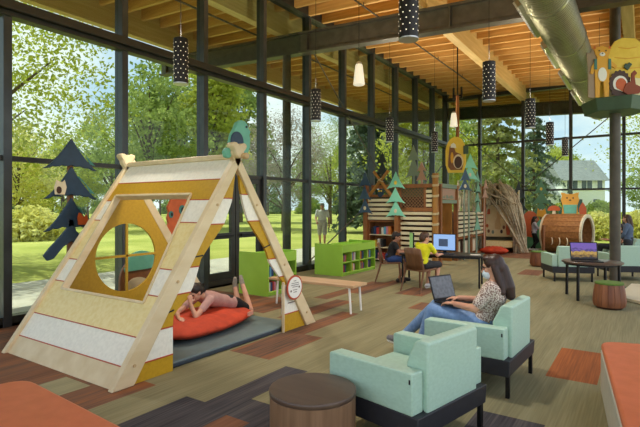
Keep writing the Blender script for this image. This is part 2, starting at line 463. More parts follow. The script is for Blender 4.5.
# ------------------------------------------------------------------ outdoors
GRASS = mat('lawn_grass', '#99a04a', '#b9b964', (.35, .35, .35), rough=.9, detail=8., spec=.1)
CONC = mat('concrete_path', '#cfc9bb', '#c2bcae', 3, rough=.85)
mb = MB(); mb.add([(-160, -60, -.12), (90, -60, -.12), (90, 200, -.12), (-160, 200, -.12)], [(0, 1, 2, 3)])
struct(obj('lawn', mb, GRASS, fix=False), 'sunny mown lawn of the park', 'lawn')
mb = MB(); mb.mm(-11.5, XW-.12, -20, 22, -.3, -.03); struct(obj('path', mb, CONC), 'pale concrete path along the glass wall', 'path')
mb = MB(); mb.mm(3.5, 9, -20, 22, -.3, -.03); struct(obj('path', mb, CONC), 'unseen pale concrete terrace added to bounce daylight indoors', 'path')  # out of view at the open side, added to bounce daylight into the room

LF = dict(lime=leafmat('leaf_lime', '#9fa83c', '#bec458', '#d9da80'), mid=leafmat('leaf_mid', '#788c44', '#99a95c', '#b9c377'),
          deep=leafmat('leaf_deep', '#687e4c', '#839660', '#a2b07a'), spruce=leafmat('needle_dark', '#566652', '#6f7e66', '#8c967c'),
          grey=leafmat('leaf_purple_grey', '#8f8378', '#a59a8c', '#bdb3a2'), pine=leafmat('needle_olive', '#80854a', '#9c9e62', '#b8b67c'),
          gold=leafmat('leaf_golden', '#ccc865', '#e0da88', '#efeaa8'))
def leaf_quad(vs, fs, c, s, R):
    b = len(vs)
    d = V((R.gauss(0, 1), R.gauss(0, 1), R.gauss(0, 1))); d.normalize(); e = d.orthogonal().normalized(); e.rotate(Matrix.Rotation(R.uniform(0, 6.28), 3, d))
    f = d.cross(e); c = V(c)
    vs += [c - e*s, c + f*s*.55 + d*s*.15, c + e*s, c - f*s*.55 + d*s*.15]; fs.append((b, b+1, b+2, b+3))
def crown_mesh(name, kind, seed):
    R = random.Random(seed); vs = []; fs = []; tw = []
    if kind in ('round', 'airy', 'tall'):                  # unit crown: height 1, built 0..1
        ncl, nl, ls = (130, 62, .0145) if kind != 'airy' else (150, 105, .0062)
        for _ in range(ncl):
            while True:
                p = V((R.uniform(-1, 1), R.uniform(-1, 1), R.uniform(-1, 1)))
                if .25 < p.length < 1: break
            rx, rz = (.36, .40) if kind != 'tall' else (.19, .44)
            taper = 1 - .35*max(0, p.z)
            c = V((p.x*rx*taper, p.y*rx*taper, .57 + p.z*rz)); tw.append(c)
            cs = R.uniform(.03, .06) * (1 if kind != 'tall' else .75)
            for _ in range(nl):
                leaf_quad(vs, fs, (c.x+R.gauss(0, cs), c.y+R.gauss(0, cs), c.z+R.gauss(0, cs*.6)), ls*R.uniform(.6, 1.3), R)
    else:                                                  # conifers: whorls of drooping sprays
        lay = 24 if kind == 'spruce' else 17; wid = .2 if kind == 'spruce' else .36
        for k in range(lay):
            u = k/(lay-1); z = .1 + .88*u; r = wid*(1-u)**.8*(.85+.3*R.random()) + .012
            for b in range(10 if kind == 'spruce' else 8):
                a = R.uniform(0, 6.28); L = r*R.uniform(.7, 1.15)
                tw.append(V((cos(a)*L*.9, sin(a)*L*.9, z-.1*L)))
                for q in range(34):
                    t = R.random()**.7*L
                    leaf_quad(vs, fs, (cos(a)*t+R.gauss(0, .014), sin(a)*t+R.gauss(0, .014), z - .35*t*t/max(L, .01) - abs(R.gauss(0, .012))), .017*R.uniform(.6, 1.4), R)
    me = bpy.data.meshes.new(name); me.from_pydata([tuple(p) for p in vs], [], fs); me.update()
    return me, tw
def trunk_mb(kind, tw, seed):
    R = random.Random(seed); mb = MB()
    top = .9 if kind in ('spruce', 'pine') else .6
    mb.tube([(0, 0, -.02), (.004, 0, .12), (-.004, .005, .3), (0, 0, top)], [.022, .017, .013, .004], n=8)
    for c in (R.sample(tw, 16) if kind not in ('spruce', 'pine') else []):
        s = V((0, 0, max(.16, c.z*.55)))
        mb.tube([s, s.lerp(c, .5)+V((0, 0, .02)), c], [.008, .005, .0015], n=5)
    return mb
CROWN = {}
def crown(kind, seed, leaf):
    k = (kind, seed, leaf)
    if k not in CROWN:
        me, tw = crown_mesh('%s_crown' % kind, kind, seed); me.materials.append(LF[leaf])
        tm = trunk_mb(kind, tw, seed).mesh('trunk'); fixnormals(tm); smooth(tm); tm.materials.append(BARK)
        CROWN[k] = (me, tm)
    return CROWN[k]
def tree(px, t, h, kind, leaf, label, seed=1, wide=1., name=None, group='park trees'):
    p = far(px, t, -.12) if not isinstance(px, V) else px
    r = thing(name or ('conifer_tree' if kind in ('spruce', 'pine') else 'broadleaf_tree'), label, 'tree', p, rnd.uniform(0, 6.28), group)
    r.scale = (h*wide, h*wide, h)
    me, tm = crown(kind, seed, leaf)
    o = bpy.data.objects.new('crown', me); COL.objects.link(o); o.parent = r
    o = bpy.data.objects.new('trunk', tm); COL.objects.link(o); o.parent = r
    return r
tree(-40, 15.5, 13, 'airy', 'lime', 'airy lime green tree close to the glass in the tall leftmost panes', 1, 1.05)
tree(18, 33, 7.5, 'round', 'gold', 'low golden green tree behind the leftmost pane', 2, 1.1)
tree(62, 43, 8.5, 'round', 'lime', 'rounded lime tree behind the navy cut-out tree', 3, 1.1)
tree(112, 47, 12, 'airy', 'mid', 'tall loose tree seen above the left end of the play tent', 4)
tree(150, 37, 13, 'round', 'mid', 'full green tree above the middle of the play tent ridge', 2)
tree(184, 57, 18, 'round', 'deep', 'deep green tall tree behind the black pendant above the tent', 3)
tree(214, 41, 15, 'tall', 'lime', 'slender bright tree just left of the bird on the tent', 5)
tree(240, 56, 18, 'tall', 'mid', 'slender darker tree just behind the bird on the tent', 6)
tree(284, 36, 9.6, 'airy', 'grey', 'purple grey leaved tree left of the outside column', 7, 1.0)
tree(330, 50, 12, 'airy', 'mid', 'loose green tree right of the outside column', 8)
tree(372, 33, 11.5, 'spruce', 'spruce', 'dark grey spruce behind the crossed logs', 9, 1.15)
tree(400, 45, 13.5, 'airy', 'grey', 'brownish tree beside the dark spruce', 10)
tree(424, 27, 8, 'round', 'lime', 'bright green tree by the far left corner of the room', 3)
tree(462, 52, 13, 'round', 'mid', 'green tree behind the hanging hive sign', 4)
tree(497, 34, 11.5, 'pine', 'pine', 'big olive pine with level branches beyond the far glass wall', 11, 1.0)
tree(534, 47, 12, 'pine', 'spruce', 'darker pine left of the pale house', 12, .9)
tree(706, 26, 12.5, 'airy', 'lime', 'light green tree reaching in from the right of the far glass wall', 13, 1.05)
tree(652, 60, 8, 'round', 'mid', 'rounded green tree right of the pale house', 2, 1.3)
tree(566, 95, 14, 'round', 'mid', 'tree far behind the pale house', 3)
for k, px in enumerate(range(-20, 560, 36)):
    tree(px, (66, 84, 102)[k % 3], (9.5, 11.5, 14.)[k % 3]+(k*29 % 3), 'round', ('mid', 'lime', 'deep')[k % 3], 'tree in the far belt across the park, %s from the left' % ['first', 'second', 'third', 'fourth', 'fifth', 'sixth', 'seventh', 'eighth', 'ninth', 'tenth', 'eleventh', 'twelfth', 'thirteenth', 'fourteenth', 'fifteenth', 'sixteenth', 'seventeenth'][k], (2, 3, 4)[k % 3], .82, group='far belt of park trees')
# shrubs
def shrub_mesh(name, seed, leaf):
    R = random.Random(seed); vs = []; fs = []
    for _ in range(2200):
        p = V((R.gauss(0, 1), R.gauss(0, 1), abs(R.gauss(0, 1)))).normalized() * R.uniform(.45, 1.05)
        leaf_quad(vs, fs, (p.x*.5, p.y*.5, p.z*.62), .05*R.uniform(.6, 1.4), R)
    me = bpy.data.meshes.new(name); me.from_pydata([tuple(p) for p in vs], [], fs); me.update(); me.materials.append(LF[leaf]); return me
SH = {k: shrub_mesh('shrub', i, k) for i, k in enumerate(('lime', 'gold', 'mid', 'deep'))}
def shrub(px, t, s, leaf, label, h=1.):
    o = bpy.data.objects.new('shrub', SH[leaf]); COL.objects.link(o); o.location = far(px, t, -.12); o.scale = (s, s, s*h); o.rotation_euler.z = rnd.uniform(0, 6)
    return tag(o, label, 'shrub', 'garden shrubs')
for k, (px, t, s, lf, h) in enumerate([(520, 30, 2.2, 'gold', .8), (548, 29, 2.3, 'gold', .8), (575, 27, 2.3, 'gold', .95), (597, 26, 2.4, 'gold', 1.0), (618, 27, 2.3, 'lime', 1.0), (640, 25, 2.4, 'gold', 1.05), (664, 26, 2.4, 'lime', 1.1), (500, 31, 2.2, 'lime', .9), (470, 33, 2.4, 'lime', 1.)]):
    shrub(px, t, s, lf, 'yellow green meadow shrub beyond the far glass wall, %s from the left' % ['third', 'fourth', 'fifth', 'sixth', 'seventh', 'eighth', 'ninth', 'second', 'first'][k], h)
ORDS = ['first', 'second', 'third', 'fourth', 'fifth', 'sixth', 'seventh', 'eighth', 'ninth', 'tenth', 'eleventh', 'twelfth', 'thirteenth', 'fourteenth', 'fifteenth', 'sixteenth', 'seventeenth']
for k in range(17):
    shrub(-30+34*k, 122, 7.7, ('mid', 'deep')[k % 2], 'far hedge bush under the distant park trees, %s from the left' % ORDS[k], .8)
shrub(600, 62, 4.6, 'mid', 'rounded green bush at the right corner of the pale house', .9)
shrub(560, 66, 3.6, 'lime', 'light bush in front of the pale house')
shrub(30, 26, 3.6, 'gold', 'golden bush on the lawn behind the leftmost pane', .8)

# house beyond the garden
HW = mat('pale_siding', '#eef1ea', '#e3e8e0', (1, 1, 30), rough=.7); HR = mat('grey_roof_shingles', '#8f948f', '#7b807b', (2, 2, 9), rough=.8); HG = mat('house_glass', '#56666a', '#45545a', 2, rough=.15)
p = far(583, 70, -.12); hs = thing('house', 'pale two storey house with a grey shingled roof beyond the garden', 'house', p, A0)
mb = MB(); mb.mm(-3.0, 3.2, 0, 7, 0, 5.9); obj('wall', mb, HW, hs)
mb = MB(); mb.mm(-6.5, -3.0, 1, 6, 0, 3.6); obj('side_wing', mb, HW, hs)
def gable_roof(x0, x1, y0, y1, z, h):
    return MB().prism([(y0, z), (y1, z), ((y0+y1)/2, z+h)], x1-x0, ((x0+x1)/2, 0, 0), (0, 1, 0), (0, 0, 1))
obj('roof', gable_roof(-3.4, 3.6, -.6, 7.6, 5.6, 3.3), HR, hs); obj('roof', gable_roof(-6.9, -3.0, .5, 6.5, 3.5, 2.2), HR, hs)
for x, z, w, h in ((-1.6, 4.3, 1.6, 1.3), (.5, 4.3, 1.6, 1.3), (2.4, 4.3, .8, 1.3), (-1.2, 1.0, 2.2, 1.9), (1.9, 1.2, 1.0, 1.7), (-4.8, 1.2, 1.2, 1.6)):
    f = MB(); yy = -.05 if x > -3 else .95
    f.mm(x-w/2-.12, x+w/2+.12, yy-.05, yy+.1, z-.12, z+h+.12); wn = obj('window', f, WHITE, hs)
    g = MB(); n = 2 if w > 1.3 else 1
    for i in range(n): g.mm(x-w/2+w*i/n+.05, x-w/2+w*(i+1)/n-.05, yy-.08, yy-.04, z, z+h)
    obj('pane', g, HG, wn)

# ------------------------------------------------------------------ sky and sun
w = bpy.data.worlds.new('sky'); scene.world = w; w.use_nodes = True
nt = w.node_tree; N = nt.nodes; K = nt.links; bg = N['Background']
tc = N.new('ShaderNodeTexCoord'); sp = N.new('ShaderNodeSeparateXYZ'); K.new(tc.outputs['Generated'], sp.inputs[0])
r1 = N.new('ShaderNodeValToRGB'); e = r1.color_ramp.elements
e[0].position = 0.; e[0].color = (.62, .78, .95, 1); e[1].position = .9; e[1].color = (.22, .42, .80, 1)
K.new(sp.outputs['Z'], r1.inputs['Fac'])
mp = N.new('ShaderNodeMapping'); mp.inputs['Scale'].default_value = (2.2, 2.2, 5.); K.new(tc.outputs['Generated'], mp.inputs['Vector'])
nz = N.new('ShaderNodeTexNoise'); nz.inputs['Scale'].default_value = 1.5; nz.inputs['Detail'].default_value = 7; nz.inputs['Roughness'].default_value = .55; K.new(mp.outputs['Vector'], nz.inputs['Vector'])
r2 = N.new('ShaderNodeValToRGB'); r2.color_ramp.elements[0].position = .38; r2.color_ramp.elements[1].position = .55; K.new(nz.outputs['Fac'], r2.inputs['Fac'])
mx = N.new('ShaderNodeMixRGB'); mx.inputs['Color2'].default_value = (.97, .98, 1., 1); K.new(r2.outputs['Color'], mx.inputs['Fac']); K.new(r1.outputs['Color'], mx.inputs['Color1'])
K.new(mx.outputs['Color'], bg.inputs['Color']); bg.inputs['Strength'].default_value = 1.0
sd = bpy.data.lights.new('sun', 'SUN'); so = bpy.data.objects.new('sun', sd); COL.objects.link(so)
sd.energy = 3.8; sd.angle = radians(.6); sd.color = (1, .94, .82)
so.rotation_euler = V((1.0, .12, -1.75)).to_track_quat('-Z', 'Y').to_euler()
# ------------------------------------------------------------------ play tent
def lerp(a, b, t): return a+(b-a)*t
HX0, HX1 = -6.05, -3.9          # the two gable planes
YF, YA, YR, ZA = 2.5, 4.09, 5.69, 2.27
tent = thing('play_tent', 'big wooden A-frame play tent with white and yellow striped sloping side and square window', 'play tent', (-4.98, 4.09, 0))
sl = V((0, YA-YF, ZA)).normalized(); nn = V((0, -sl.z, sl.y))       # up the front slope, outward normal
def slope_pt(x, u, off=0.): p = V((x, YF, 0)) + sl*u + nn*off; return p
LS = V((0, YA-YF, ZA)).length
def slope_board(mb, x0, x1, u0, u1, off=-.045, th=.03):
    c = (slope_pt(x0, u0, off)+slope_pt(x1, u1, off))/2
    R = Matrix((V((1, 0, 0)), sl, nn)).transposed()
    return mb.box(c, (x1-x0, u1-u0, th), R=R)
# four slanted legs, rounded where they cross above the ridge
def leg_plank(x, front, name='leg'):
    d = sl if front else V((0, -sl.y, sl.z)); n = nn if front else V((0, sl.z, sl.y))
    foot = V((x, YF if front else YR, 0)); w = .185; wt = .095
    L = LS + .05; off_b = w*abs(n.z)/d.z
    off_b = w*abs(d.y)/abs(d.z)
    pts = [(0, 0), (-w, off_b), (-wt, L-.02)]
    for i in range(1, 9):
        a = pi*i/8; pts.append((-wt/2-wt*.5*cos(a), L+wt*.42*sin(a)))
    return MB().prism(pts, .075, foot, n, d)
for x, off in ((HX0, .0), (HX1, .0)):
    for fr in (True, False):
        lg = obj('leg', leg_plank(x+(-.04 if x == HX1 else .04), fr), PLY, tent, world=True, bevel=.008)
        b = MB()
        for u in (.28, 1.15, 2.1):
            d = sl if fr else V((0, -sl.y, sl.z)); n = nn if fr else V((0, sl.z, sl.y))
            p = V((x, YF if fr else YR, 0))+d*u-n*.08; s = 1 if x == HX1 else -1
            b.cyl(p-V((s*.01, 0, 0)), p+V((s*.006, 0, 0)), .016, n=10)
        obj('bolt', b, PLYED, lg, world=True)
# ridge pole and round-nosed knob
mb = MB().bar((HX0+.03, YA, ZA-.03), (HX1-.03, YA, ZA-.03), .06, .06); obj('ridge_pole', mb, PLY, tent, world=True, bevel=.01)
def hole_slope():
    pass
# sloping side: bands of board around the window (u = metres up the slope)
WB, WT = .86, 2.22
x0, x1 = HX0+.0, HX1-.04
def wx(u, side):            # window's side edges lean slightly inwards
    t = (u-WB)/(WT-WB)
    return lerp(-5.73, -5.84, t) if side == 0 else lerp(-4.17, -4.36, t)
def band(u0, u1, m, name):
    mb = MB()
    cuts = sorted({u0, u1} | {c for c in (WB, WT) if u0 < c < u1})
    R = Matrix((V((1, 0, 0)), sl, nn)).transposed()
    for a, b in zip(cuts, cuts[1:]):
        segs = [(x0, x1, x0, x1)]
        if a >= WB-1e-6 and b <= WT+1e-6:
            segs = [(x0, wx(a, 0), x0, wx(b, 0)), (wx(a, 1), x1, wx(b, 1), x1)]
        for p, q, r, s in segs:
            O = slope_pt(0, 0, -.05); mb = MB()
            mb.prism([(p, a), (q, a), (s, b), (r, b)], .03, O, (1, 0, 0), sl)
            obj(name, mb, m, tent, world=True)
band(.0, .235, PLY, 'kick_board'); band(.235, .52, WHITEB, 'white_band'); band(.52, .95, CREAM, 'cream_band')
band(.95, 1.25, WHITEB, 'white_band'); band(1.25, 1.83, CREAM, 'cream_band'); band(1.83, 2.14, WHITEB, 'white_band'); band(2.14, 2.43, YEL, 'yellow_band'); band(2.43, LS-.02, WHITEB, 'white_band')
for u in (.235, .52, .95, 1.25, 1.83, 2.14, 2.43):
    mb = MB()
    if WB < u < WT: slope_board(mb, x0, wx(u, 0), u-.006, u+.006, -.036, .006); obj('painted_line', mb, REDL, tent, world=True); mb = MB(); slope_board(mb, wx(u, 1), x1, u-.006, u+.006, -.036, .006)
    else: slope_board(mb, x0, x1, u-.006, u+.006, -.036, .006)
    obj('painted_line', mb, REDL, tent, world=True)
fr = MB()
P = [slope_pt(wx(WB, 0), WB, -.035), slope_pt(wx(WB, 1), WB, -.035), slope_pt(wx(WT, 1), WT, -.035), slope_pt(wx(WT, 0), WT, -.035)]
for a, b in zip(P, P[1:]+P[:1]): fr.bar(a-nn*.03, b-nn*.03, .03, .09, nn)
obj('window_frame', fr, PLY, tent, world=True, bevel=.004)
# far gable: yellow board with a round porthole and crossed bars
def gable_board(x, cy, cz, rad):
    n = 64; mb = MB(); tri = []
    A, B_, C = V((YF+.12, .04)), V((YR-.12, .04)), V((YA, ZA-.1))
    def edge(ang):
        d = V((cos(ang), sin(ang))); best = 1e9; c = V((cy, cz))
        for p, q in ((A, B_), (B_, C), (C, A)):
            e = q-p; den = d.x*e.y-d.y*e.x
            if abs(den) < 1e-9: continue
            w = p-c; t = (w.x*e.y-w.y*e.x)/den; s = (w.x*d.y-w.y*d.x)/den
            if t > 0 and -1e-6 <= s <= 1+1e-6: best = min(best, t)
        return c+d*best
    angs = [2*pi*i/n for i in range(n)] + [atan2(p.y-cz, p.x-cy) % (2*pi) for p in (A, B_, C)]
    angs = sorted(set(round(a, 6) for a in angs)); k = len(angs)
    outer = [edge(a) for a in angs]; inner = [V((cy+rad*cos(a), cz+rad*sin(a))) for a in angs]
    vs = []
    for dx in (-.015, .015):
        vs += [(x+dx, p.x, p.y) for p in outer] + [(x+dx, p.x, p.y) for p in inner]
    fs = []
    for i in range(k):
        j = (i+1) % k
        fs += [(i, j, k+j, k+i), (2*k+j, 2*k+i, 3*k+i, 3*k+j), (i, 2*k+i, 2*k+j, j), (k+j, 3*k+j, 3*k+i, k+i)]
    return mb.add(vs, fs)
gb = obj('gable_board', gable_board(HX0+.06, 4.06, .95, .47), YEL, tent, world=True)
mb = MB().bar((HX0+.06, 4.06, .48), (HX0+.06, 4.06, 1.42), .03, .03, (1, 0, 0)); mb.bar((HX0+.06, 3.59, .97), (HX0+.06, 4.53, .97), .03, .03)
obj('porthole_bar', mb, YEL, gb, world=True)
# near gable: boards cut like tied-back tent flaps, banded yellow and white
FL = [(2.15, 4.08), (2.0, 4.075), (1.72, 4.03), (1.45, 3.90), (1.2, 3.66), (1.09, 3.56), (.87, 3.48), (.77, 3.43), (.56, 3.2), (.45, 3.19), (.0, 3.19)]    # (z, y) inner edge, front flap
FR = [(2.15, 4.13), (1.85, 4.17), (1.67, 4.22), (1.49, 4.30), (1.31, 4.46), (1.13, 4.62), (.95, 4.70), (.81, 4.83), (.66, 4.98), (.62, 4.98), (.0, 4.98)]
def ed(tab, z):
    for (za, ya), (zb, yb) in zip(tab, tab[1:]):
        if zb <= z <= za: return lerp(yb, ya, (z-zb)/(za-zb))
    return tab[0][1]
def flap(front, z0, z1):
    zs = [z0+(z1-z0)*i/6 for i in range(7)]
    if front: out = [(lerp(YF, YA, z/ZA)+.05, z) for z in zs]; inn = [(ed(FL, z), z) for z in zs]
    else: out = [(lerp(YR, YA, z/ZA)-.05, z) for z in zs]; inn = [(ed(FR, z), z) for z in zs]
    return MB().prism(out + inn[::-1], .03, (HX1-.05, 0, 0), (0, 1, 0), (0, 0, 1))
for z0, z1, m in ((.0, .17, YEL), (.17, .45, WHITEB), (.45, .76, YEL), (.76, 1.02, WHITEB), (1.02, 1.46, YEL), (1.46, 1.75, WHITEB), (1.75, 2.12, YEL)):
    obj('tent_flap', flap(True, z0, z1), m, tent, world=True)
for z0, z1, m in ((.0, .23, YEL), (.23, .62, WHITEB), (.62, .74, YEL), (.74, .99, WHITEB), (.99, 1.48, YEL), (1.48, 1.8, WHITEB), (1.8, 2.12, YEL)):
    obj('tent_flap', flap(False, z0, z1), m, tent, world=True)
for z in (.17, .45, .76, 1.02, 1.46, 1.75): obj('painted_line', MB().bar((HX1-.033, lerp(YF, YA, z/ZA)+.1, z), (HX1-.033, ed(FL, z), z), .006, .012), REDL, tent, world=True)
for z in (.23, .74, .99, 1.48, 1.8): obj('painted_line', MB().bar((HX1-.033, lerp(YR, YA, z/ZA)-.1, z), (HX1-.033, ed(FR, z), z), .006, .012), REDL, tent, world=True)
for a_, b_ in (((3.44, 1.12), (3.585, 1.13)), ((3.05, .585), (3.2, .61)), ((4.58, 1.14), (4.7, 1.17))): obj('tie_back', MB().bar((HX1-.033, a_[0], a_[1]), (HX1-.033, b_[0], b_[1]), .012, .014), BLACK, tent, world=True)
# carved round-nosed ridge ends
for x in (HX0+.03, HX1+.0):
    pr = [(0, -.10), (.06, -.06), (.075, 0), (.1, .03), (.125, .065), (.12, .1), (.09, .12), (.05, .115), (.0, .09), (-.05, .115), (-.09, .12), (-.12, .1), (-.125, .065), (-.1, .03), (-.075, 0), (-.06, -.06)]
    obj('ridge_end', MB().prism([(a*.95, b*.85) for a, b in pr], .11, (x, YA-.02, ZA+.02), (0, 1, 0), (0, 0, 1)), PLY, tent, world=True, bevel=.014, ang=60)
obj('ridge_peg', MB().cyl((HX1+.05, YA+.03, ZA-.03), (HX1+.12, YA+.03, ZA-.03), .036, n=16), PLYED, tent, world=True, bevel=.008)
# oval sign on the back leg
def oval(a, b, n=32): return [(a*cos(2*pi*i/n), b*sin(2*pi*i/n)) for i in range(n)]
sg = obj('oval_sign', MB().prism(oval(.17, .165), .012, (HX1+.006, 5.17, .57), (0, 1, 0), (0, 0, 1)), REDL, tent, world=True, label='oval white sign with a red rim')
obj('sign_face', MB().prism(oval(.148, .142), .014, (HX1+.009, 5.17, .57), (0, 1, 0), (0, 0, 1)), WHITE, sg, world=True)
mb = MB()
for k, (w_, z) in enumerate(((.07, .66), (.16, .63), (.18, .605), (.12, .58), (.1, .54), (.08, .51))):
    for j in range(int(w_/.02)): mb.box((HX1+.017, 5.17-w_/2+.01+j*.02, z), (.002, .013, .009))
mb.box((HX1+.017, 5.26, .57), (.002, .025, .025)); mb.box((HX1+.017, 5.08, .53), (.002, .025, .025))
obj('lettering', mb, DKBROWN, sg, world=True)
mb = MB()
for j in range(7): mb.box((HX1-.03, 5.08+.022*j, .37), (.002, .015, .012))
obj('lettering', mb, DKBROWN, tent, world=True)
mb = MB().mm(HX1-.05, HX1-.015, 4.965, 4.985, .0, .66); obj('upright', mb, PLY, tent, world=True, bevel=.004)

# bird cut-out on the tent's apex
bird = thing('bird_cutout', 'teal wooden bird with a navy wing perched on the tent ridge', 'bird cutout', (HX1+.02, YA+.02, ZA+.17))
B0 = (HX1+.02, YA+.02, 2.2)
body = [(-.09, .08), (-.14, .03), (-.185, .04), (-.2, .09), (-.17, .13), (-.13, .13), (-.125, .2), (-.1, .27), (-.06, .33), (-.03, .39), (.02, .42), (.07, .415), (.11, .385), (.135, .34), (.155, .32), (.14, .29), (.15, .24), (.145, .16), (.11, .09), (.05, .05)]
obj('body', MB().prism(body, .06, (HX1-.05, YA+.05, 2.24), (0, 1, 0), (0, 0, 1)), TEAL, bird, world=True, bevel=.008)
wing = [(-.085, .15)] + [(-.02+.085*cos(a)*1.0, .2+.095*sin(a)) for a in [pi*1.05-pi*1.1*i/14 for i in range(15)]] + [(.05, .13)]
obj('wing', MB().prism(wing, .02, (HX1-.01, YA+.02, 2.24), (0, 1, 0), (0, 0, 1)), NAVY, bird, world=True, bevel=.004)
obj('eye', MB().cyl((HX1-.025, YA+.14, 2.6), (HX1-.014, YA+.14, 2.6), .012, n=10), BLACK, bird, world=True); mb = MB().prism([(.14, .345), (.175, .315), (.15, .30)], .03, (HX1-.05, YA+.05, 2.24), (0, 1, 0), (0, 0, 1)); obj('beak', mb, BLACK, bird, world=True)

bird.scale = (1, 1.2, 1.2); bird.location.z -= .03
# ------------------------------------------------------------------ navy cut-out tree and animal boards by the glass
def tier(w, h, dx=0., n=6, sag=.16):
    """one tier of a cut-out fir: concave sides, scalloped hem (u, w) with the tip at (dx, h)"""
    pts = [(-w/2, 0)]
    for i in range(1, 8):
        t = i/8; pts.append((lerp(-w/2, dx, t), h*t**1.35 if t < 1 else h))
    pts.append((dx, h))
    for i in range(1, 8):
        t = 1-i/8; pts.append((lerp(w/2, dx, t), h*t**1.35))
    pts.append((w/2, 0))
    m = n*4
    for i in range(1, m):
        t = i/m; x = lerp(w/2, -w/2, t)
        pts.append((x, sag*h*(1-(2*t-1)**2)*.9 - .022*abs(sin(t*n*pi))*w))
    return pts
nt_ = thing('fir_tree_cutout', 'tall navy cut-out fir with four tiers standing between the play tent and the glass', 'tree cutout', (-6.66, 3.62, 0))
tk = MB().prism([(-.045, 0), (.045, 0), (.035, 2.25), (-.035, 2.25)], .05, (-6.66, 3.63, 0), (0, 1, 0), (0, 0, 1)); obj('trunk', tk, BROWN, nt_, world=True, bevel=.005)
for zb, h, w_ in ((2.17, .43, .76), (1.76, .45, .76), (1.32, .46, .76)):
    o = obj('tier', MB().prism(tier(w_, h), .045, (-6.615, 3.62, zb), (0, 1, 0), (0, 0, 1)), NAVY, nt_, world=True, bevel=.006)
    obj('teal_streak', MB().prism([(.06, h*.72), (.1, h*.7), (.34, .07), (.26, .09), (.2, .2)], .006, (-6.59, 3.62, zb), (0, 1, 0), (0, 0, 1)), TEALD, o, world=True)
dr = [(-.38, .02), (-.33, -.05), (-.25, -.03), (-.12, .12), (0, .2), (.12, .1), (.3, .04), (.37, .08), (.33, .14), (.2, .2), (.06, .34), (.02, .5), (-.04, .5), (-.06, .38), (-.2, .22), (-.3, .12)]
obj('tier', MB().prism(dr, .045, (-6.615, 3.62, .98), (0, 1, 0), (0, 0, 1)), NAVY, nt_, world=True, bevel=.006)
ow = obj('owl_figure', MB().prism([(-.08, 0), (.05, .0), (.075, .1), (.05, .2), (.02, .17), (-.03, .18), (-.06, .2), (-.09, .1)], .012, (-6.58, 3.46, 1.82), (0, 1, 0), (0, 0, 1)), PALEW, nt_, world=True, label='small cream owl shape')
obj('owl_wing', MB().prism(oval(.035, .05, 14), .006, (-6.57, 3.43, 1.88), (0, 1, 0), (0, 0, 1)), DKBROWN, ow, world=True)
obj('squirrel_figure', MB().prism([(-.06, 0), (.05, 0), (.085, .07), (.06, .15), (.02, .1), (-.02, .16), (-.05, .17), (-.07, .11)], .012, (-6.58, 3.76, 1.40), (0, 1, 0), (0, 0, 1)), ORANGE, nt_, world=True, label='small orange squirrel shape')

ob = thing('animal_cutout', 'orange cut-out creature with two round eyes seen through the tent window', 'animal cutout', (-6.86, 5.66, 0))
pts = []
for i in range(15):
    t = i/14; pts.append((-.26+.05*t+(.018 if i % 2 else -.018), .35+1.3*t))
pts += [(-.1, 1.86), (.03, 1.95), (.15, 1.86), (.28, 1.6), (.31, 1.2), (.27, .8), (.18, .5), (.1, .3), (.1, 0), (-.12, 0), (-.12, .3)]
obj('body', MB().prism(pts, .05, (-6.86, 5.66, 0), (0, 1, 0), (0, 0, 1)), ORANGE, ob, world=True, bevel=.006)
for y, z, r in ((5.74, 1.6, .085), (5.5, 1.52, .06)):
    e_ = obj('eye', MB().prism(oval(r*.8, r, 20), .01, (-6.83, y, z), (0, 1, 0), (0, 0, 1)), TEALD, ob, world=True)
    obj('pupil', MB().prism(oval(r*.4, r*.55, 16), .01, (-6.824, y+.01, z), (0, 1, 0), (0, 0, 1)), BLACK, e_, world=True)
bc = thing('animal_cutout', 'low brown cut-out animal in a teal cap behind the tent porthole', 'animal cutout', (-6.62, 4.72, 0))
dome = [(-.36, 0)] + [(-.36*cos(a), .5+.38*sin(a)) for a in [pi*i/16 for i in range(17)]] + [(.36, 0)]
obj('body', MB().prism(dome, .05, (-6.62, 4.72, 0), (0, 1, 0), (0, 0, 1)), BROWN, bc, world=True, bevel=.006)
obj('muzzle', MB().prism(oval(.2, .13, 20), .03, (-6.59, 4.66, .42), (0, 1, 0), (0, 0, 1)), PALEW, bc, world=True)
cp = [(-.31, .0)] + [(-.27*cos(a), .06+.2*sin(a)) for a in [pi*i/12 for i in range(13)]] + [(.36, .03), (.36, -.03), (-.3, -.05)]
obj('cap', MB().prism(cp, .05, (-6.6, 4.73, .7), (0, 1, 0), (0, 0, 1)), TEAL, bc, world=True, bevel=.006)
obj('ear', MB().prism(oval(.06, .07, 16), .04, (-6.6, 5.02, .86), (0, 1, 0), (0, 0, 1)), DKBROWN, bc, world=True)

# ------------------------------------------------------------------ mat and cushion in the tent
mt = thing('floor_mat', 'slate blue padded floor mat lying inside the play tent', 'mat', (-4.9, 4.1, 0))
obj('top', MB().mm(-5.75, -3.99, 2.95, 5.3, .012, .066), MATTOP, mt, world=True, bevel=.012); obj('edge_band', MB().mm(-5.756, -3.984, 2.944, 5.306, .003, .05), MATED, mt, world=True, bevel=.01)
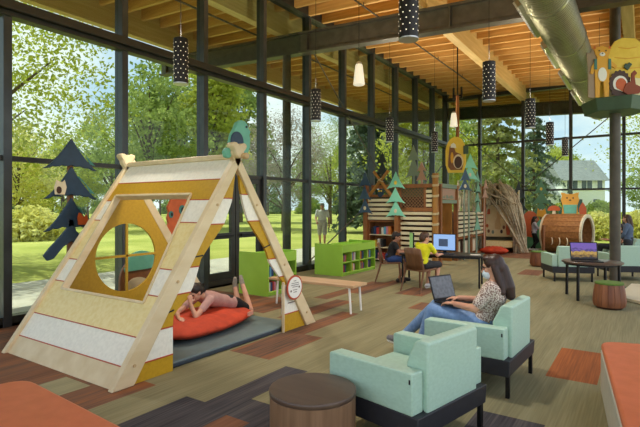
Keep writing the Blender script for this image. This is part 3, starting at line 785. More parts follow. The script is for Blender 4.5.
# (the near flap board stands on the floor at the mat's front edge)
def cushion(name, label, c, size, rz, m, seed=0, group=None, sag=None):
    bm = bmesh.new(); bmesh.ops.create_uvsphere(bm, u_segments=40, v_segments=20, radius=1)
    R = random.Random(seed); ph = [R.uniform(0, 6) for _ in range(6)]
    for v in bm.verts:
        x, y, z = v.co
        s = max(abs(x), abs(y)); l = sqrt(x*x+y*y) or 1
        q = .72+.28*(l/max(s, 1e-6))/1.414*1.3 if s > 0 else 1
        x *= q; y *= q
        w = .06*sin(7*x+ph[0])*cos(6*y+ph[1])+.06*sin(13*y+ph[2]+4*x)+.04*sin(17*x-9*y+ph[3])
        zz = z*(1-.25*(l**4))+w*(1 if z > 0 else .2)
        if sag: zz -= sag[2]*math.exp(-(((x-sag[0])/.5)**2+((y-sag[1])/.5)**2))*(z > 0)
        v.co = (x*size[0]/2, y*size[1]/2, max(-1, zz)*size[2]/2 if zz > -.75 else -.75*size[2]/2)
    me = bpy.data.meshes.new(name); bm.to_mesh(me); bm.free(); smooth(me, 80)
    o = bpy.data.objects.new(name, me); COL.objects.link(o); me.materials.append(m)
    o.location = (c[0], c[1], c[2]+.75*size[2]/2); o.rotation_euler.z = rz
    return tag(o, label, 'cushion', group)
bb = cushion('floor_cushion', 'big red orange floor cushion under the reading girl in the play tent', (-4.8, 4.33, .067), (1.0, 1.75, .27), radians(9), RED, 3, None, (0, -.1, .25))
obj('care_tag', MB().box((.48, .45, .05), (.02, .13, .05), rz=.1), mat('pink_tag', '#e7a38f'), bb)

# ------------------------------------------------------------------ green cubby shelves with books, bench
BC = [('red', '#b3342c'), ('dark blue', '#27406e'), ('yellow', '#d8b23a'), ('white', '#dcd9ce'), ('black', '#232326'), ('orange', '#cf7630'), ('sky blue', '#5f9fc4'), ('pink', '#cc7d92'), ('purple', '#5b3f78'), ('brown', '#6d4a33')]
BM = {n: mat('book_'+n.replace(' ', '_'), h, None, rough=.5) for n, h in BC}
PAGE = mat('book_pages', '#e9e3d0', None, rough=.8)
BOOKME = {}
def book(p, w, d, h, ax, colr, label, group, lean=0.):
    """book standing on its tail: spine facing axis direction ax ('x' or 'y-')"""
    r = thing('book', label, 'book', p, 0 if ax == 'x' else -pi/2, group); r.rotation_euler.x = lean if ax == 'x' else 0.
    if colr not in BOOKME:
        c = MB(); c.box((.49, .0, .5), (.02, 1, 1)); c.box((0, .47, .5), (1, .06, 1)); c.box((0, -.47, .5), (1, .06, 1))
        g = MB(); g.box((-.01, 0, .5), (.96, .88, .95))
        mc, mg = c.mesh('cover'), g.mesh('pages'); mc.materials.append(BM[colr]); mg.materials.append(PAGE); BOOKME[colr] = (mc, mg)
    for nm, me in zip(('cover', 'pages'), BOOKME[colr]):
        o = bpy.data.objects.new(nm, me); COL.objects.link(o); o.parent = r; o.scale = (d, w, h)
    return r
ORD = ['first', 'second', 'third', 'fourth', 'fifth']
def cubby(label, x0, x1, y0, y1, h, cols, where):
    """low two sided unit, cubbies open to +X"""
    t = thing('cubby_shelf', label, 'shelf', ((x0+x1)/2, (y0+y1)/2, 0)); th = .03
    ca = MB(); ca.mm(x0, x1, y0, y0+th, 0, h); ca.mm(x0, x1, y1-th, y1, 0, h); ca.mm(x0+.02, x1, y0+th, y1-th, .05, .05+th); ca.mm(x0, x0+.02, y0+th, y1-th, 0, h-.05); ca.mm((x0+x1)/2-.01, (x0+x1)/2+.01, y0+th, y1-th, .08, h-.24)
    obj('carcass', ca, GREEN, t, world=True, bevel=.004)
    obj('kick_plate', MB().mm(x1-.05, x1-.03, y0+th, y1-th, 0, .05), GREEN, t, world=True)
    bn = MB(); bn.mm(x0+.02, x1-.0, y0+th, y1-th, h-.2, h-.175); bn.mm(x1-.025, x1, y0+th, y1-th, h-.175, h-.02); bn.mm((x0+x1)/2-.012, (x0+x1)/2+.012, y0+th, y1-th, h-.175, h-.03)
    obj('book_trough', bn, GREEN, t, world=True)
    mid = .05+th+(h-.28)/2
    obj('shelf_board', MB().mm(x0+.02, x1, y0+th, y1-th, mid-.012, mid+.012), GREEN, t, world=True)
    pitch = (y1-y0-th)/cols
    for k in range(1, cols):
        yy = y0+th/2+pitch*k; obj('divider', MB().mm(x0+.02, x1, yy-.012, yy+.012, .08, h-.2), GREEN, t, world=True)
    for row, zb in ((0, .081), (1, mid+.0125)):
        for k in range(cols):
            names = rnd.sample([c[0] for c in BC], 4); yy = y0+th/2+pitch*k+.03
            for n in names[:rnd.choice((3, 4, 4))]:
                wd = rnd.uniform(.035, .075)
                if yy+wd > y0+pitch*(k+1)-.02: break
                book((x1-.14, yy+wd/2, zb), wd, .2, rnd.uniform(.15, .2), 'x', n, '%s book in the %s cubby from the left, %s row, %s' % (n, ORD[k], 'lower' if row == 0 else 'upper', where), 'books in the green cubbies')
                yy += wd+rnd.uniform(.001, .012)
    return t
cubby('lime green cubby shelf standing just behind the play tent', -6.45, -5.72, 6.79, 7.66, .8, 2, 'near green shelf')
cubby('lime green cubby shelf with books by the glass, beyond the bench', -6.72, -5.92, 9.74, 11.42, .76, 4, 'far green shelf')
bn = thing('bench', 'wooden bench with white legs in front of the green shelves', 'bench', (-4.5, 6.6, 0))
obj('seat', MB().mm(-5.35, -3.67, 6.36, 6.80, .405, .445), OAK, bn, world=True, bevel=.006)
for x in (-5.19, -3.78):
    for y in (6.42, 6.74): obj('leg', MB().cyl((x, y, .405), (x+(.03 if x > -4.5 else -.03), y, 0), .02, .016, n=12), WHITE, bn, world=True)
    obj('leg_plate', MB().mm(x-.04, x+.04, 6.4, 6.76, .395, .406), WHITE, bn, world=True)

# ------------------------------------------------------------------ armchairs, stools, ottomans
def armchair_proto(label, loc, rz, group):
    t = thing('armchair', label, 'armchair', loc, rz, group)
    W, D = .44, .37                                  # half width (y), half depth (x); faces +x
    def side(s):
        # arm block; outer face to z .60, bottom edge rising to the back
        return MB().prism([(-D, .33), (D-.02, .33), (D, .36), (D, .575), (D-.015, .59), (-D, .60)], .12, (0, s*(W-.06), 0), (1, 0, 0), (0, 0, 1))
    for s in (-1, 1):
        a = obj('arm', side(s), VINYL, t, bevel=.014, seg=3)
        obj('arm_tab', MB().box((-D+.02, s*W, .545), (.012, .004, .03)), BLACK, a)
    obj('backrest', MB().prism([(-D-.03, .31), (-D+.13, .40), (-D+.14, .62), (-D+.07, .77), (-D+.03, .785), (-D-.035, .775)], .63, (0, 0, 0), (1, 0, 0), (0, 0, 1)), VINYL, t, bevel=.016, seg=3)
    obj('seat', MB().mm(-D+.13, D-.01, -W+.125, W-.125, .31, .44), VINYL, t, bevel=.03, seg=3)
    obj('base', MB().prism([(-D-.035, .19), (D-.01, .19), (D-.01, .33), (-D-.045, .33)], 2*W-.005, (0, 0, 0), (1, 0, 0), (0, 0, 1)), CHAR, t, bevel=.006)
    for x in (-D-.015, D-.05):
        for y in (-W+.05, W-.05): obj('leg', MB().bar((x, y, .2), (x, y, 0), .034, .034, (1, 0, 0)), BLKMET, t, bevel=.004)
    return t
AC = 'mint green armchairs'
ac = armchair_proto('mint green armchair closest to the camera, empty, beside the round wood stool', (-1.47, 3.33, 0), radians(167.5), AC)
dup(ac, (-1.34, 4.76, 0), radians(177), 'mint green armchair in which the masked woman sits')
dup(ac, (-1.47, 12.27, 0), radians(117), 'empty mint green armchair with its back turned, left of the laptop table')
dup(ac, (-.42, 13.15, 0), radians(118), 'mint green armchair right of the dark column with its back turned')
dup(ac, (-.55, 15.85, 0), radians(200), 'mint green armchair far behind the column, where the dark clad visitor sits')

st = thing('round_stool', 'low round dark wood drum stool at the bottom of the picture beside the mint armchair', 'stool', (-1.83, 2.63, 0))
obj('body', MB().lathe([(.27, 0), (.285, .01), (.285, .41), (.28, .415)], 64), mat('walnut_veneer', '#8a6a50', '#73563f', (26, 26, 1.6), rough=.45), st)
obj('top', MB().lathe([(.287, .416), (.29, .422), (.29, .443), (.286, .448)], 64), WALTOP, st, bevel=0)
def stump(label, loc, group='stump stools'):
    t = thing('stump_stool', label, 'stool', loc, 0, group)
    mb = MB(); n = 16
    for i in range(n):
        a0, a1 = 2*pi*i/n, 2*pi*(i+.94)/n
        prof = [(.225, .035), (.24, .08), (.243, .14), (.225, .30), (.205, .395)]
        vs = []
        for r, z in prof: vs += [(r*cos(a0), r*sin(a0), z), (r*cos(a1), r*sin(a1), z), ((r-.03)*cos(a1), (r-.03)*sin(a1), z), ((r-.03)*cos(a0), (r-.03)*sin(a0), z)]
        fs = []
        for k in range(len(prof)-1):
            for q in range(4): fs.append((k*4+q, k*4+(q+1) % 4, k*4+4+(q+1) % 4, k*4+4+q))
        mb.add(vs, fs)
    mb.lathe([(.19, .03), (.185, .39)], 24)
    obj('staves', mb, mat('redwood_stave', '#96603f', '#6d3f2a', (9, 9, .8), rough=.5), t)
    obj('plinth', MB().lathe([(.17, 0), (.19, .005), (.2, .035)], 32), DKBROWN, t)
    obj('pad', MB().lathe([(.206, .392), (.21, .405), (.2, .425), (.12, .432)], 40), mat('moss_green_felt', '#5e7d34', '#56732f', 40, rough=.9), t)
    return t
s1 = stump('wood stave stool with a green pad in front of the laptop table', (-.47, 9.17, 0))
dup(s1, (-2.42, 14.5, 0), 1., 'wood stave stool farther back, left of the empty mint armchair')
def ottoman(label, outline, h):
    cx = sum(p[0] for p in outline)/len(outline); cy_ = sum(p[1] for p in outline)/len(outline)
    t = thing('ottoman_bench', label, 'ottoman', (cx, cy_, 0))
    lo = [(x-cx, y-cy_) for x, y in outline]
    def ring(s): return [(x*s, y*s) for x, y in lo]
    def slab(z0, z1, s): return MB().prism(ring(s), z1-z0, (0, 0, (z0+z1)/2), (1, 0, 0), (0, 1, 0))
    obj('side', slab(.03, h-.05, 1.), BEIGEV, t, bevel=.02, seg=3); obj('cushion', slab(h-.05, h, .995), ORVIN, t, bevel=.022, seg=4); obj('foot', slab(0, .03, .93), BLACK, t)
    return t
def rounded(pts, r, n=6):
    out = []
    k = len(pts)
    for i in range(k):
        p, a, b = V(pts[i]), V(pts[i-1]), V(pts[(i+1) % k]); u = (a-p).normalized()*r; w_ = (b-p).normalized()*r
        for j in range(n+1):
            t = j/n; out.append(tuple((p+u)*(1-t)**2 + p*2*t*(1-t) + (p+w_)*t*t))
    return out
ottoman('orange topped ottoman bench at the bottom left edge of the picture', rounded([(-3.62, 1.66), (-1.95, 1.56), (-1.95, .2), (-3.8, .2)], .16), .45)
ottoman('orange topped ottoman bench with pale sides at the right edge of the picture', rounded([(-.33, 5.0), (.5, 5.25), (.75, 2.5), (-.03, 2.6)], .14), .45)
pf = obj('low_platform', MB().prism([(-.75, 10.45), (.3, 9.45), (1.9, 10.8), (.9, 12.2), (-.22, 11.95), (-.3, 11.2)][::1], .05, (0, 0, .03), (1, 0, 0), (0, 1, 0)), PALEW, bevel=.006)
tag(pf, 'low pale wooden platform on the carpet at the right edge beyond the stave stool', 'platform')

# ------------------------------------------------------------------ round table with laptop
rt = thing('round_table', 'dark round table with black legs carrying the open laptop', 'table', (-.78, 9.98, 0))
obj('top', MB().lathe([(.475, .64), (.495, .645), (.495, .668), (.49, .672)], 56), WALTOP, rt)
for a in (100, 190, 280, 10):
    a = radians(a-33); c, s = cos(a), sin(a); obj('leg', MB().bar((.46*c, .46*s, .64), (.47*c, .47*s, 0), .04, .04, (c, s, 0)), BLKMET, rt, bevel=.004)
obj('apron', MB().lathe([(.42, .61), (.46, .61), (.46, .64), (.42, .64)], 40), BLKMET, rt)
def laptop(label, loc, rz, w, d, tilt, scr, mats, lean=0.):
    t = thing('laptop', label, 'laptop', loc, rz)        # keyboard on local +x side, screen faces +x
    t.rotation_euler = (0, lean, rz)
    obj('base', MB().box((0, 0, .011), (d, w, .018)), mats, t, bevel=.004)
    k = MB()
    for i in range(5):
        for j in range(11): k.box((-d*.28+i*d*.11, -w*.42+j*w*.084, .021), (d*.085, w*.068, .004))
    obj('keyboard', k, BLACK, t)
    obj('touchpad', MB().box((d*.36, 0, .021), (d*.2, w*.28, .002)), BLACK, t)
    R = Matrix.Rotation(-tilt, 3, 'Y'); hx = -d/2
    lid = obj('lid', MB().box(V((hx, 0, .02)) + R @ V((0, 0, d*.52)), (.012, w, d*1.04), R=R), mats, t, bevel=.004)
    obj('screen', MB().box(V((hx, 0, .02)) + R @ V((.0068, 0, d*.53)), (.002, w*.93, d*.9), R=R), scr, lid)
    return t, R, hx
def picmat():
    m = bpy.data.materials.new('laptop_wallpaper'); m.use_nodes = True
    nt = m.node_tree; N = nt.nodes; K = nt.links; p = N['Principled BSDF']
    tc = N.new('ShaderNodeTexCoord'); sp = N.new('ShaderNodeSeparateXYZ'); K.new(tc.outputs['Generated'], sp.inputs[0])
    nz = N.new('ShaderNodeTexNoise'); nz.inputs['Scale'].default_value = 7; nz.inputs['Detail'].default_value = 4; K.new(tc.outputs['Generated'], nz.inputs['Vector'])
    ma = N.new('ShaderNodeMath'); ma.operation = 'MULTIPLY_ADD'; ma.inputs[1].default_value = .7; K.new(nz.outputs['Fac'], ma.inputs[0]); K.new(sp.outputs['Z'], ma.inputs[2])
    rp = N.new('ShaderNodeValToRGB'); e = rp.color_ramp.elements
    e[0].position = .38; e[0].color = lin('#241a18'); e[1].position = 1.0; e[1].color = lin('#6a4fa8')
    for po, co in ((.55, '#8a6a26'), (.72, '#c09a3c'), (.85, '#3d2f6b')):
        k = e.new(po); k.color = lin(co)
    K.new(ma.outputs[0], rp.inputs['Fac']); K.new(rp.outputs['Color'], p.inputs['Base Color']); K.new(rp.outputs['Color'], p.inputs['Emission Color']); p.inputs['Emission Strength'].default_value = .22
    p.inputs['Roughness'].default_value = .25
    return m
laptop('black laptop with a purple landscape on screen, open on the round table', (-.85, 9.83, .672), radians(-70), .46, .31, radians(14), picmat(), BLKMET)
# ------------------------------------------------------------------ computer desk
DA = radians(11)
dk = thing('computer_desk', 'black computer desk with thin legs at which the two boys sit', 'desk', (-3.5, 10.05, 0), DA)
obj('top', MB().box((-.1, 0, .645), (1.68, .74, .03)), mat('dark_desk_top', '#2c2623', '#241f1d', 4, rough=.35), dk, bevel=.006)
for x in (-.88, .69):
    for y in (-.32, .32): obj('leg', MB().bar((x, y, .63), (x, y, 0), .035, .035, (1, 0, 0)), BLKMET, dk, bevel=.004)
obj('apron', MB().mm(-.88, .69, -.33, -.31, .59, .63).mm(-.88, .69, .31, .33, .59, .63).mm(-.89, -.87, -.32, .32, .59, .63).mm(.68, .7, -.32, .32, .59, .63), BLKMET, dk)
def dpt(x, y, z): return Matrix.Rotation(DA, 3, 'Z') @ V((x, y, 0)) + V((-3.5, 10.05, z))
def monitor(label, p, rz, scr, w=.5, h=.36):
    t = thing('monitor', label, 'monitor', p, rz)            # screen faces -y locally
    obj('case', MB().box((0, .0, .04+h/2), (w, .03, h)), BLKMET, t, bevel=.006); 
    obj('screen', MB().box((0, -.0165, .04+h/2+.006), (w-.03, .003, h-.04)), scr, t)
    obj('stand', MB().bar((0, .03, .0), (0, .03, .2), .07, .02, (0, 1, 0)), BLKMET, t); obj('foot', MB().box((0, .03, .005), (.2, .16, .01)), BLKMET, t, bevel=.003)
    return t
m1 = monitor('monitor with a bright blue screen in front of the boy in yellow', dpt(-.06, .08, .661), radians(2), SCREENB, .5, .37)
obj('open_window', MB().box((-.02, -.0185, .22), (.2, .002, .16)), mat('screen_window_grey', '#4a5a78', '#3d4c68', 40, emit='#44546e', estr=.3), m1)
m2 = monitor('monitor with a green picture seen from the side before the boy in black', dpt(-.80, .24, .661), radians(-58), SCREENG, .5, .38)
def keyboard(label, p, rz):
    t = thing('keyboard', label, 'keyboard', p, rz); obj('body', MB().box((0, 0, .008), (.42, .13, .016)), BLACK, t, bevel=.004)
    k = MB()
    for i in range(13):
        for j in range(4): k.box((-.18+.03*i, -.04+.027*j, .018), (.024, .021, .006))
    obj('keys', k, CHAR, t)
keyboard('black keyboard under the hands of the boy in yellow', dpt(-.02, -.2, .6605), DA-radians(6)); keyboard('black keyboard in front of the boy in black', dpt(-.78, -.12, .6605), radians(-66))
ms = obj('note_slip', MB().box(V(dpt(.6, -.12, .6625)), (.2, .14, .003), rz=.4), WHITE); tag(ms, 'white paper slip on the right end of the computer desk', 'paper')

def side_chair(label, loc, rz, group='walnut chairs at the computer desk'):
    t = thing('desk_chair', label, 'chair', loc, rz, group)     # faces +x
    obj('seat', MB().prism([(-.2, .40), (.22, .425), (.235, .445), (.2, .455), (-.2, .43)], .45, (0, 0, 0), (1, 0, 0), (0, 0, 1)), WALNUT, t, bevel=.008)
    sec = [(-.2, .42), (-.235, .55), (-.27, .7), (-.31, .86)]; vs = []; fs = []
    for k, (x, z) in enumerate(sec):
        for i in range(9):
            u = i/8*2-1; w = .225-.02*k/3; vs.append((x+.03*u*u, u*w, z+(.0 if k < 3 else -.02*u*u)))
    for k in range(3):
        for i in range(8): fs.append((k*9+i, k*9+i+1, (k+1)*9+i+1, (k+1)*9+i))
    b = obj('backrest', MB().add(vs, fs), WALNUT, t); so_ = b.modifiers.new('thick', 'SOLIDIFY'); so_.thickness = .022
    for s in (-1, 1):
        obj('leg', MB().tube([(.19, s*.2, .43), (.215, s*.22, 0)], [.02, .014], n=10), WALNUT, t)
        obj('leg', MB().tube([(-.26, s*.225, .62), (-.2, s*.225, .43), (-.33, s*.245, 0)], [.016, .021, .014], n=10), WALNUT, t)
    return t
c1 = side_chair('walnut chair carrying the boy in the black shirt', (-4.66, 9.72, 0), radians(24))
dup(c1, (-3.64, 8.98, 0), radians(72), 'walnut chair carrying the boy in the yellow shirt')

# ------------------------------------------------------------------ people
SKIN = mat('skin_light', '#d3a184', '#c8927a', 9, rough=.55); SKIN2 = mat('skin_tan', '#b88467', '#a9765b', 9, rough=.55)
HAIRD = mat('hair_dark_brown', '#2a1d18', '#1c1310', (40, 40, 6), rough=.5); HAIRB = mat('hair_brown', '#4d3322', '#3a2518', (40, 40, 6), rough=.5); HAIRA = mat('hair_auburn_brown', '#3a231c', '#2a1712', (40, 40, 6), rough=.45)
EYEW = mat('eye_dark', '#241c18', None, rough=.2); LIP = mat('lip', '#a9605a', None, rough=.5)
def cloth(name, a, b=None, sc=14): return mat(name, a, b, sc, rough=.85, bump=.15, bscale=25)
def frame(d, up):
    d = V(d).normalized(); up = V(up); l = up.cross(d).normalized(); u = d.cross(l)
    return d, l, u
def add_hand(mb, wr, d, palm, side, s=1., curl=.5):
    """palm, four unequal bent fingers and a thumb leaving the side of the palm"""
    d = V(d).normalized(); n = V(palm); n = (n-d*n.dot(d)).normalized(); w = d.cross(n)*side    # w points to the thumb side
    wr = V(wr); R = Matrix((w, d, n)).transposed()
    mb.ell(wr+d*.045*s, (.040*s, .052*s, .015*s), R, 14, 8)
    for k, (o, L) in enumerate(((.028, .070), (.0095, .078), (-.0095, .072), (-.028, .056))):
        b = wr+d*(.082-.004*abs(k-1))*s+w*o*s*1.05; a = 0.; q = b-d*.03*s; r = .0088*s
        mb.cap(q, r, b, r, 8)
        for j, f in enumerate((.45, .32, .23)):
            a += curl*(.35, .75, .6)[j]; v = (d*cos(a)+n*sin(a)+w*(.06*(1.5-k)*(1 if j == 0 else .2))).normalized(); e = b+v*L*f*s; mb.cap(b, r, e, r*.92, 8); b = e; r *= .92
    b = wr+d*.022*s+w*.03*s; v = (d*.55+w*.75+n*.25).normalized(); e = b+v*.034*s; mb.cap(b, .0115*s, e, .0105*s, 8)
    v = (d*.85+w*.25+n*.45).normalized(); f = e+v*.03*s; mb.cap(e, .0105*s, f, .0095*s, 8); mb.cap(f, .0095*s, f+(v+n*.3).normalized()*.022*s, .0085*s, 8)
def add_head(mb, c, fwd, up, s):
    d, l, u = frame(fwd, up); R = Matrix((d, l, u)).transposed(); c = V(c)
    def q(x, y, z): return c+d*x*s+l*y*s+u*z*s
    mb.ell(q(-.012, 0, .025), (.094*s, .075*s, .092*s), R); mb.ell(q(.018, 0, -.045), (.068*s, .058*s, .068*s), R); mb.ell(q(.05, 0, -.088), (.028*s, .028*s, .022*s), R)
    mb.cap(q(.082, 0, .012), .009*s, q(.104, 0, -.028), .0135*s, 8); mb.ell(q(.07, 0, .032), (.018*s, .05*s, .012*s), R); mb.ell(q(.083, 0, -.062), (.01*s, .026*s, .01*s), R)
    for y in (-1, 1): mb.ell(q(-.005, y*.077, -.005), (.02*s, .009*s, .032*s), R); mb.ell(q(.055, y*.04, -.02), (.02*s, .02*s, .02*s), R)
    return q, R
def person(label, loc, rz, J, s, skin, clothes, hair, shoes=None, vox=.009, curl=(.5, .5), palms=((0, 0, -1), (0, 0, -1)), handd=(None, None), world=False, look=None, headup=(0, 0, 1), hs=None, toe=(None, None)):
    """J: joints in the person's frame (x forward, y left). One continuous body; hair and clothes are its children."""
    t = thing('person', label, 'person', loc, rz)
    M = None
    if world: M = root_matrix(t).inverted()
    J = {k: V(v) for k, v in J.items()}; hs = hs or s
    pel, che, nek, hed = J['pelvis'], J['chest'], J['neck'], J['head']
    latp = (J['hipL']-J['hipR']).normalized(); latc = (J['shL']-J['shR']).normalized()
    spine = (che-pel).normalized()
    def secs(k):
        f0 = latp.cross(spine).normalized(); sp2 = (nek-che).normalized(); f1 = latc.cross(sp2).normalized(); mid = pel.lerp(che, .5); lm = (latp+latc).normalized(); fm = (f0+f1).normalized(); a = s*k
        return [(pel-spine*.08*s, latp*.12*a, f0*.085*a), (pel, latp*.165*a, f0*.115*a), (mid, lm*.14*a, fm*.10*a), (che, latc*.165*a, f1*.115*a), (che.lerp(nek, .55), latc*.175*a, f1*.095*a), (che.lerp(nek, .85), latc*.11*a, f1*.07*a), (nek, latc*.055*a, f1*.058*a)]
    b = MB(); b.loft(secs(.97))
    b.cap(nek-(nek-che).normalized()*.05*s, .06*s, nek.lerp(hed, .45), .05*s)
    look = look or (1, 0, 0)
    q, R = add_head(b, hed, look, headup, hs)
    for S in 'LR':
        b.cap(J['sh'+S], .052*s, J['el'+S], .039*s); b.cap(J['el'+S], .039*s, J['wr'+S], .026*s)
        b.cap(J['hip'+S], .088*s, J['kn'+S], .056*s); b.cap(J['kn'+S], .054*s, J['kn'+S].lerp(J['an'+S], .35)+V((0, 0, 0)), .052*s); b.cap(J['kn'+S].lerp(J['an'+S], .35), .052*s, J['an'+S], .034*s)
        i = 0 if S == 'L' else 1
        td = V(toe[i]) if toe[i] else V((1, 0, -.15)); td.normalize(); hl = J['an'+S]-td*.05*s+V((0, 0, -.035*s))*(1 if shoes is not False else 1)
        if shoes is None or shoes == 'bare': b.cap(hl+td*.02*s, .03*s, hl+td*.14*s, .03*s); b.cap(hl+td*.14*s, .03*s, hl+td*.205*s, .02*s)
        dd = V(handd[i]) if handd[i] else (J['wr'+S]-J['el'+S]).normalized()
        add_hand(b, J['wr'+S], dd, palms[i], (1 if S == 'R' else -1), s, curl[i])
    me = fuse(b, vox, 3, M); body = link('body', me, skin, t)
    def child(name, mbx, m, v=None, it=3, label=None, parent=None):
        return link(name, fuse(mbx, v or max(vox, .01), it, M), m, parent or t, label)
    for spec in clothes:
        kind, nm, m = spec[0], spec[1], spec[2]; c = MB()
        if kind == 'top':
            arm = spec[3]; c.loft(secs(1.13)[:6] + [(che.lerp(nek, .95), latc*.075*s, latc.cross((nek-che).normalized())*.07*s)])
            for S in 'LR':
                a, e, w = J['sh'+S], J['el'+S], J['wr'+S]
                if arm <= 1: c.cap(a, .068*s, a.lerp(e, arm), .056*s)
                else: c.cap(a, .066*s, e, .052*s); c.cap(e, .052*s, e.lerp(w, arm-1), .042*s)
        else:
            leg = spec[3]; f0 = latp.cross(spine).normalized()
            c.loft([(pel-spine*.1*s, latp*.13*s, f0*.1*s), (pel, latp*.182*s, f0*.13*s), (pel.lerp(che, .32), latp*.165*s, f0*.125*s)])
            for S in 'LR':
                h, k, a = J['hip'+S], J['kn'+S], J['an'+S]
                if leg <= 1: c.cap(h, .105*s, h.lerp(k, leg), .082*s)
                else: c.cap(h, .102*s, k, .07*s); c.cap(k, .07*s, k.lerp(a, .4), .064*s); c.cap(k.lerp(a, .4), .064*s, k.lerp(a, leg-1), .05*s)
        child(nm, c, m)
    if shoes and shoes != 'bare':
        for i, S in enumerate('LR'):
            td = V(toe[i]) if toe[i] else V((1, 0, 0)); td.normalize(); c = MB(); h = J['an'+S]+V((0, 0, -.03*s))-td*.04*s
            c.cap(h, .042*s, h+td*.12*s, .043*s); c.cap(h+td*.12*s, .043*s, h+td*.2*s+V((0, 0, -.006)), .033*s); c.cap(J['an'+S], .042*s, h+td*.03*s, .042*s)
            sh = child('shoe', c, shoes[0]); 
            z = MB(); z.cap(h+V((0, 0, -.032*s)), .03*s, h+td*.2*s+V((0, 0, -.03*s)), .028*s); child('sole', z, shoes[1], parent=None)
    for y in (-1, 1):
        e = MB(); e.ell(q(.078, y*.031, .012), (.009*hs, .013*hs, .009*hs), R, 10, 6); obj('eye', e, EYEW, t, world=world)
    if hair:
        hm, style = hair; c = MB()
        c.ell(q(-.022, 0, .045), (.098*hs, .088*hs, .088*hs), R); c.ell(q(-.06, 0, .0), (.068*hs, .08*hs, .085*hs), R); c.ell(q(.035, 0, .095), (.05*hs, .062*hs, .03*hs), R)
        if style == 'long':
            for y in (-1, 1): c.cap(q(-.03, y*.066, .0), .036*hs, q(-.065, y*.075, -.2), .036*hs); c.ell(q(-.06, y*.085, -.23), .035*hs)
            c.cap(q(-.085, 0, -.02), .06*hs, q(-.11, 0, -.2), .062*hs); c.cap(q(-.11, 0, -.2), .062*hs, q(-.115, 0, -.28), .045*hs)
        if style == 'tail': c.ell(q(-.115, 0, .035), (.045*hs,)*3); c.cap(q(-.12, 0, .03), .035*hs, q(-.155, 0, -.1), .026*hs)
        if style == 'fringe': c.ell(q(.06, .0, .07), (.035*hs, .066*hs, .03*hs), R)
        child('hair', c, hm, .008, 2)
    return t, q, R, child, J

# woman with laptop in the mint armchair (faces the glass, -X)
W_ = (-1.27, 4.78, 0)
Jw = dict(pelvis=(.03, 0, .53), chest=(-.06, 0, .79), neck=(-.09, 0, .95), head=(-.06, 0, 1.065), shL=(-.08, .175, .89), shR=(-.08, -.175, .89), elL=(.04, .25, .70), elR=(.06, -.24, .70), wrL=(.29, .12, .70), wrR=(.30, -.10, .72),
          hipL=(.03, .10, .52), hipR=(.03, -.10, .52), knL=(.52, .06, .60), knR=(.52, -.14, .64), anL=(.68, .06, .14), anR=(1.02, -.27, .16))
BLOUSE = mat('floral_blouse', '#86695f', '#d9cdc2', 75, rough=.85, detail=2., pos=(.46, .54)); JEAN = cloth('blue_denim', '#7d9cc8', '#6a8bb8', 30); SNEAK = mat('grey_sneaker', '#7c7a7d', '#5d5b60', 60, rough=.7)
t, q, R, child, Jx = person('woman in glasses and a face mask typing on a laptop in a mint armchair', W_, radians(180), Jw, 1.0, SKIN, [('bottom', 'jeans', JEAN, 1.9), ('top', 'blouse', BLOUSE, .75)], (HAIRA, 'long'), (SNEAK, WHITE), .008, (.7, .7), ((0, 0, -1), (0, 0, -1)), ((.9, -.25, -.05), (.9, .2, -.05)), toe=((1, .05, -.1), (1, -.1, .1)), look=(1, .08, -.18))
c = MB(); c.ell(q(.055, 0, -.055), (.055, .062, .052), R); child('face_mask', c, mat('pale_blue_mask', '#cfe0ea', None, rough=.8), .007, 2)
gsm = MB()
for y in (-1, 1): gsm.tube([q(.098, y*.034+.024*cos(a), .012+.019*sin(a)) for a in [2*pi*i/16 for i in range(17)]], .0028, n=6); gsm.tube([q(.097, y*.058, .016), q(.03, y*.083, .014), q(-.01, y*.085, .005)], .0028, n=6)
gsm.tube([q(.099, -.01, .014), q(.103, 0, .017), q(.099, .01, .014)], .0028, n=6); obj('glasses', gsm, BLACK, t)
lt, _, _ = laptop('black laptop with a grey page on screen on the lap of the masked woman', (-1.60, 4.82, .675), radians(-22), .33, .24, radians(18), SCREEND, BLKMET)

# boy in black shirt
Jb = dict(pelvis=(-.02, 0, .53), chest=(.06, 0, .76), neck=(.09, 0, .89), head=(.13, 0, .985), shL=(.085, .135, .845), shR=(.085, -.135, .845), elL=(.2, .2, .66), elR=(.2, -.19, .66), wrL=(.42, .13, .695), wrR=(.42, -.1, .695),
          hipL=(0, .085, .50), hipR=(0, -.085, .50), knL=(.35, .13, .49), knR=(.35, -.12, .49), anL=(.28, .16, .07), anR=(.18, -.13, .075))
person('boy in a black shirt and blue shorts at the left end of the computer desk', (-4.66, 9.72, 0), radians(24), Jb, .84, SKIN2, [('bottom', 'shorts', cloth('navy_shorts', '#2c4a86', '#243f74'), .85), ('top', 'shirt', cloth('black_tee', '#202126', '#18191d'), .55)], (HAIRD, 'fringe'), (mat('dark_sandal', '#332c2a', None, rough=.7), BLACK), .009, (.5, .5), look=(1, .0, -.2), hs=.92)
Jy = dict(pelvis=(-.02, 0, .54), chest=(.05, 0, .79), neck=(.08, 0, .93), head=(.11, 0, 1.03), shL=(.075, .15, .885), shR=(.075, -.15, .885), elL=(.22, .2, .70), elR=(.24, -.2, .70), wrL=(.46, .08, .70), wrR=(.46, -.12, .70),
          hipL=(0, .09, .51), hipR=(0, -.09, .51), knL=(.38, .11, .50), knR=(.38, -.12, .50), anL=(.33, .12, .08), anR=(.26, -.14, .08))
